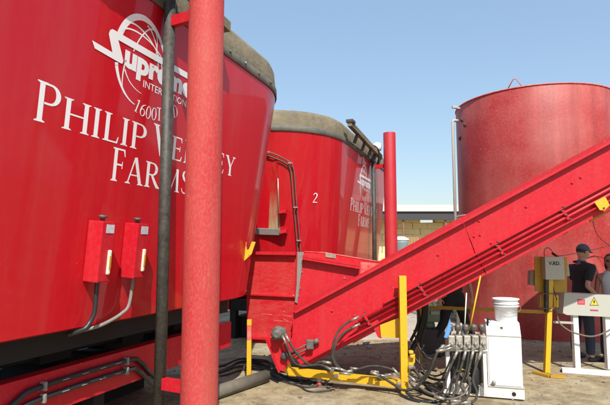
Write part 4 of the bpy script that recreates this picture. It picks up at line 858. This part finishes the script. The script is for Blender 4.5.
# ------------------------------------------------------------------ green pump and rubble seen under the conveyor
gp = thing('green_pump', G(431, 357), 'small grey-green pump unit seen under the conveyor behind the hoses', 'pump')
c = P(431, 333, 8.2); zb2 = 0
MB().box((c.x, 8.2, .62), (.24, .3, .22), bev=.02).build('pump_case', M['green'], gp)
MB().box((c.x + .03, 8.04, .66), (.13, .03, .05)).build('label_plate', M['panelgrey'], gp)
MB().lathe((c.x - .02, 8.2, .40), [(.07, 0), (.09, .05), (.07, .12)], seg=14).build('pump_neck', M['green'], gp)
MB().box((c.x, 8.2, .2), (.36, .36, .4), bev=.02).build('plinth', M['darksteel'], gp)
for i in range(18):
    u = random.uniform(335, 448); v = random.uniform(338, 350); g_ = G(u, v)
    r = random.uniform(.03, .075); bm_ = bmesh.new(); bmesh.ops.create_icosphere(bm_, subdivisions=1, radius=r)
    for q in bm_.verts: q.co *= random.uniform(.75, 1.25); q.co.z = q.co.z * .6 + r * .3
    me = bpy.data.meshes.new('rubble_stone'); bm_.to_mesh(me); bm_.free(); me.materials.append(M['stone'])
    o = bpy.data.objects.new('rubble_stone', me); col.objects.link(o); o.location = (g_.x, g_.y, 0)
    setp(o, 'rough pale stone on the yard seen under the conveyor', 'stone', 'stones beyond the conveyor')
# pale concrete pad added for the sunlit band of ground beyond the conveyor
MB().box((1.75, 12.1, .01), (3.3, 5.4, .05), bev=.01).build('concrete_pad', M['concrete'], origin=(1.75, 12.1, 0), kind='structure')
# scrubby bush by the tank
bush = thing('dusty_bush', (3.35, 12.2, 0), 'dusty green bush showing between the tank and the conveyor', 'bush')
mb = MB(); rb_ = random.Random(3)
for i in range(1500):
    a = rb_.uniform(0, 6.28); rr_ = abs(rb_.gauss(0, .33)); z = rb_.uniform(.1, 1.75) * (1 - rr_ * .4)
    c = Vector((3.35 + rr_ * math.cos(a), 12.2 + rr_ * math.sin(a), max(z, .05))); d1 = Vector([rb_.gauss(0, 1) for _ in range(3)]).normalized() * .05; d2 = d1.cross(Vector([rb_.gauss(0, 1) for _ in range(3)])).normalized() * .022
    mb.add([c - d1, c + d2, c + d1, c - d2], [(0, 1, 2, 3)])
mb.build('foliage', M['foliage'], bush, kind='stuff')
mb = MB()
for i in range(6): a = i * 1.05; mb.tube([Vector((3.35, 12.2, 0)), Vector((3.35 + .3 * math.cos(a), 12.2 + .3 * math.sin(a), 1.3))], [.025, .008], 6)
mb.build('stem', M['rust'], bush)

# ------------------------------------------------------------------ litter on the ground
mb = MB(); rl = random.Random(11)
for i in range(3000):
    x = rl.uniform(-2.2, 5.5); y = rl.uniform(4.6, 9.5); a = rl.uniform(0, 3.14); l = rl.uniform(.008, .032); w = rl.uniform(.001, .0025)
    d1 = Vector((math.cos(a), math.sin(a), rl.uniform(-.15, .3))) * l; d2 = Vector((-math.sin(a), math.cos(a), 0)) * w; c = Vector((x, y, .006 + rl.uniform(0, .006)))
    mb.add([c - d1 - d2, c + d1 - d2, c + d1 + d2, c - d1 + d2], [(0, 1, 2, 3)])
mb.build('straw_litter', M['litter'], origin=(0, 6, 0), kind='stuff')
mb = MB()
for i in range(420):
    x = rl.uniform(-2.0, 5.5); y = rl.uniform(4.8, 9.5); r = rl.uniform(.006, .022) * (1 if i % 12 else 1.6); c = Vector((x, y, r * .3))
    vs = [c + Vector(p_) * r * rl.uniform(.7, 1.2) for p_ in ((1, 0, 0), (-1, 0, 0), (0, 1, 0), (0, -1, 0), (0, 0, .8), (0, 0, -.8))]
    mb.add(vs, [(0, 2, 4), (2, 1, 4), (1, 3, 4), (3, 0, 4), (2, 0, 5), (1, 2, 5), (3, 1, 5), (0, 3, 5)])
mb.build('gravel', M['gravel'], origin=(0, 6, 0), kind='stuff')

# ------------------------------------------------------------------ people
def skin_mesh(name, verts, edges, root_i, m_, parent, T, sub=2, smooth=True):
    me = bpy.data.meshes.new(name); me.from_pydata([v[0] for v in verts], edges, []); me.update()
    o = bpy.data.objects.new(name, me); col.objects.link(o)
    sk = o.modifiers.new('skin', 'SKIN'); sk.use_smooth_shade = True
    if not me.skin_vertices: me.attributes
    lay = me.skin_vertices[0].data if len(me.skin_vertices) else None
    if lay is None:
        bpy.context.view_layer.objects.active = o; bpy.ops.mesh.customdata_skin_add(); lay = me.skin_vertices[0].data
    for i, v in enumerate(verts):
        r = v[1]; lay[i].radius = (r, r) if not isinstance(r, tuple) else r; lay[i].use_root = (i == root_i)
    sb = o.modifiers.new('sub', 'SUBSURF'); sb.levels = sb.render_levels = sub
    dg = bpy.context.evaluated_depsgraph_get(); m2 = bpy.data.meshes.new_from_object(o.evaluated_get(dg)); bpy.data.objects.remove(o)
    m2.transform(T); m2.materials.clear(); m2.materials.append(m_)
    for p_ in m2.polygons: p_.use_smooth = True
    ob = bpy.data.objects.new(name, m2); col.objects.link(ob); ob.parent = parent; WO[ob] = WO[parent]
    return ob
def chain(V, E, start, pts):
    prev = start; ids = []
    for p_, r in pts:
        V.append((p_, r)); i = len(V) - 1
        if prev is not None: E.append((prev, i))
        prev = i; ids.append(i)
    return ids
def hand(V, E, wrist_i, w, d, side, up):
    """palm and five bent fingers; d = direction of the fingers, side = towards the thumb"""
    w = Vector(w); d = Vector(d).normalized(); side = Vector(side).normalized(); n_ = d.cross(side).normalized() * up
    palm = chain(V, E, wrist_i, [(w + d * .045, (.030, .016)), (w + d * .08, (.034, .014))])
    for k, (o_, l) in enumerate(((-.030, .058), (-.010, .070), (.011, .075), (.031, .068))):
        b = w + d * .085 + side * o_
        chain(V, E, palm[1], [(b + d * .012, .009), (b + d * l * .55 + n_ * .012, .0085), (b + d * l * .9 + n_ * .034, .007)])
    b = w + d * .03 + side * .032; chain(V, E, palm[0], [(b + side * .012, .011), (b + d * .035 + side * .028 + n_ * .008, .009), (b + d * .058 + side * .030 + n_ * .016, .0075)])
def make_person(loc, rz, scale, label, top, legs_m, skin_m, arms, lean=0., cap=False, glasses=False, longhair=False, sleeves=True, headturn=0., headtilt=0., stance=.1):
    root = thing('person', loc, label, 'person')
    T = Matrix.Rotation(rz, 4, 'Z') @ Matrix.Scale(scale, 4)
    L = lambda x, y, z: Vector((x, y + (max(z - .95, 0)) * lean, z))
    V, E = [], []
    t = chain(V, E, None, [(L(0, 0, .95), (.135, .10)), (L(0, .0, 1.10), (.125, .09)), (L(0, .0, 1.25), (.14, .10)), (L(0, 0, 1.38), (.15, .10)), (L(0, -.01, 1.46), (.07, .065)), (L(0, .0, 1.53), (.060, .062)), (L(0, .005, 1.58), (.056, .06))])
    sh = {}
    for s in (-1, 1):
        i = chain(V, E, t[0], [(L(s * .095, 0, .88), .085), (Vector((s * (.095 + stance * .2), .02, .50)), .055), (Vector((s * (.09 + stance * .5), -.01, .30)), .052), (Vector((s * (.09 + stance * .5), -.02, .09)), .036), (Vector((s * (.09 + stance * .5), .03, .05)), .038), (Vector((s * (.10 + stance * .5), .15, .035)), .034)])
        el, wr, fd = arms[s]
        shp = L(s * .175, 0, 1.40); c = chain(V, E, t[3], [(shp, .055), (shp.lerp(Vector(el), .5), .043), (Vector(el), .038), (Vector(el).lerp(Vector(wr), .4), .036), (Vector(wr), .024)])
        hand(V, E, c[-1], wr, fd, (-s, 0, 0.2), 1); sh[s] = (shp, Vector(el))
    skin_mesh('body', V, E, 0, skin_m, root, T)
    # trousers
    V, E = [], []
    t = chain(V, E, None, [(L(0, 0, .93), (.155, .118)), (L(0, 0, 1.06), (.147, .110))])
    for s in (-1, 1): chain(V, E, t[0], [(L(s * .098, 0, .84), .100), (Vector((s * (.095 + stance * .2), .015, .50)), .075), (Vector((s * (.09 + stance * .5), -.01, .28)), .070), (Vector((s * (.09 + stance * .5), -.015, .085)), .064)])
    skin_mesh('trousers', V, E, 0, legs_m, root, T)
    # shirt
    V, E = [], []
    t = chain(V, E, None, [(L(0, 0, .90), (.160, .125)), (L(0, 0, .97), (.158, .120)), (L(0, 0, 1.12), (.15, .112)), (L(0, 0, 1.26), (.158, .115)), (L(0, -.0, 1.395), (.172, .118)), (L(0, -.01, 1.47), (.10, .085)), (L(0, -.003, 1.505), (.075, .072))])
    for s in (-1, 1):
        a, e = sh[s]
        if sleeves: chain(V, E, t[4], [(a, .080), (a.lerp(e, .45), .066), (a.lerp(e, .80), .062)])
        else: chain(V, E, t[4], [(L(s * .12, 0, 1.425), .062)])
    skin_mesh('shirt', V, E, 0, top, root, T)
    hz = 1.53 + .115; hc = L(0, .02, hz)
    HT = T @ Matrix.Translation(hc) @ Matrix.Rotation(headturn, 4, 'Z') @ Matrix.Rotation(-headtilt, 4, 'X')
    if sleeves:
        mb = MB(); mb.v = []; n_ = 20; vs = []
        for z_, r_ in ((1.455, .078), (1.51, .066), (1.505, .060), (1.455, .064)):
            vs += [T @ (L(0, -.005, z_) + Vector((r_ * math.cos(6.2832 * k / n_), r_ * math.sin(6.2832 * k / n_), .012 * math.sin(6.2832 * k / n_) * -1))) for k in range(n_)]
        fs = [(j * n_ + k, j * n_ + (k + 1) % n_, (j + 1) * n_ + (k + 1) % n_, (j + 1) * n_ + k) for j in range(3) for k in range(n_)]
        mb.add([v + WO[root] for v in vs], fs, True); mb.build('collar', M['collar'], root)
    # head: a sphere pushed into brow, nose, cheeks, jaw
    bm_ = bmesh.new(); bmesh.ops.create_uvsphere(bm_, u_segments=36, v_segments=26, radius=1)
    for v in bm_.verts:
        x, y, z = v.co; X, Y, Zz = x * .076, y * .095, z * .118
        if z < 0: X *= 1 + .28 * z * 1.0; Y = Y * (1 + .10 * z) + (.012 * -z if y > 0 else .02 * -z * y)
        if y > .6:
            g = lambda cx_, cz_, sx, sz: math.exp(-((X - cx_) / sx) ** 2 - ((Zz - cz_) / sz) ** 2)
            Y += .026 * g(0, -.028, .011, .016) + .012 * g(0, -.005, .009, .03) + .006 * g(0, .030, .05, .010) - .010 * g(.030, .008, .014, .010) - .010 * g(-.030, .008, .014, .010) + .007 * g(0, -.062, .022, .009) + .010 * g(0, -.098, .022, .016)
        v.co = (X, Y, Zz)
    me = bpy.data.meshes.new('head'); bm_.to_mesh(me); bm_.free(); me.transform(HT)
    for p_ in me.polygons: p_.use_smooth = True
    me.materials.append(skin_m); hd = bpy.data.objects.new('head', me); col.objects.link(hd); hd.parent = root; WO[hd] = WO[root]
    def ball(name, c, r3, m_, parent=hd, cut=None):
        bm2 = bmesh.new(); bmesh.ops.create_uvsphere(bm2, u_segments=20, v_segments=14, radius=1)
        if cut: bmesh.ops.delete(bm2, geom=[v for v in bm2.verts if cut(v.co)], context='VERTS')
        for v in bm2.verts: v.co = Vector((v.co.x * r3[0] + c[0], v.co.y * r3[1] + c[1], v.co.z * r3[2] + c[2]))
        m3 = bpy.data.meshes.new(name); bm2.to_mesh(m3); bm2.free(); m3.transform(HT); m3.materials.append(m_)
        for p_ in m3.polygons: p_.use_smooth = True
        ob = bpy.data.objects.new(name, m3); col.objects.link(ob); ob.parent = parent; WO[ob] = WO[root]; return ob
    for s in (-1, 1):
        ball('ear', (s * .076, -.004, -.005), (.010, .018, .030), skin_m)
        if glasses: ball('sunglass_lens', (s * .031, .094, .008), (.026, .010, .018), M['lens'])
        else: ball('eye', (s * .030, .082, .008), (.012, .010, .007), M['plastic']); ball('iris', (s * .030, .0905, .008), (.005, .003, .005), M['hair'])
        ball('eyebrow', (s * .031, .092, .026), (.019, .006, .004), M['hair'])
    ball('mouth', (0, .094, -.064), (.023, .007, .006), M['lip'])
    if glasses: ball('glasses_bridge', (0, .100, .014), (.08, .004, .004), M['lens'])
    ball('hair', (0, -.014, .018), (.084, .098, .113) if not cap else (.082, .095, .09), M['hair'], cut=(lambda c: (c.y > .35 and c.z < .62) or c.z < -.62))
    if longhair: ball('long_hair', (0, -.045, -.05), (.085, .07, .14), M['hair'])
    if cap:
        cp = ball('cap', (0, -.004, .030), (.091, .108, .100), M['cap'], cut=lambda c: c.z < -.02)
        mb = MB(); vs = []; n_ = 14
        for j, (ry, dz) in enumerate(((.0, .0), (.04, .004), (.078, -.004))):
            for k in range(n_ + 1):
                a = math.pi * k / n_; x = .085 * math.cos(a) * (1 - .06 * j); y = .062 + math.sin(a) * (.032 + ry); vs.append(HT @ Vector((x, y, .032 + dz - .012 * abs(math.cos(a)))) + WO[root])
        fs = [(j * (n_ + 1) + k, j * (n_ + 1) + k + 1, (j + 1) * (n_ + 1) + k + 1, (j + 1) * (n_ + 1) + k) for j in range(2) for k in range(n_)]
        mb.add(vs, fs, True); mb.add([v - Z * .006 for v in vs], [f_[::-1] for f_ in fs], True); mb.build('cap_brim', M['cap'], cp)
    for s in (-1, 1):
        bm2 = bmesh.new(); bmesh.ops.create_uvsphere(bm2, u_segments=16, v_segments=10, radius=1)
        for v in bm2.verts: v.co = Vector((v.co.x * .05 + s * (.095 + stance * .5), v.co.y * .135 + .065, max(v.co.z, -.6) * .05 + .032))
        m3 = bpy.data.meshes.new('shoe'); bm2.to_mesh(m3); bm2.free(); m3.transform(T); m3.materials.append(M['shoe'])
        ob = bpy.data.objects.new('shoe', m3); col.objects.link(ob); ob.parent = root
    return root
def arms_(l, r): return {-1: l, 1: r}
q = P(581, 300, 7.75)
make_person((q.x, 7.75, 0), R(-72), .985, 'person in a black polo shirt and dark cap turned towards the control desk', M['blackcloth'], M['navy'], M['skin'],
            arms_(((-.22, .10, 1.13), (-.14, .30, 1.03), (.1, 1, -.5)), ((.22, -.10, 1.13), (.19, .12, .99), (0, 1, -.6))), lean=.10, cap=True, headtilt=R(12), headturn=R(-8))
q = P(612, 300, 7.6)
make_person((q.x, 7.6, 0), R(150), .90, 'person in a pale grey sleeveless top and sunglasses at the right edge', M['greycloth'], M['navy'], M['skin2'],
            arms_(((-.21, .05, 1.14), (-.16, .27, 1.02), (.2, 1, -.2)), ((.22, .02, 1.12), (.18, .24, .98), (-.2, 1, -.3))), lean=.08, glasses=True, longhair=True, sleeves=False, headturn=R(0))
q = P(455, 350, 8.1)
make_person((q.x, 8.1, 0), R(185), 1.0, 'person in black clothes standing behind the conveyor, mostly hidden', M['blackcloth'], M['blackcloth'], M['skin'],
            arms_(((-.26, .0, 1.14), (-.27, .08, .90), (0, .1, -1)), ((.26, .0, 1.14), (.25, .06, .88), (0, .1, -1))), stance=.42)
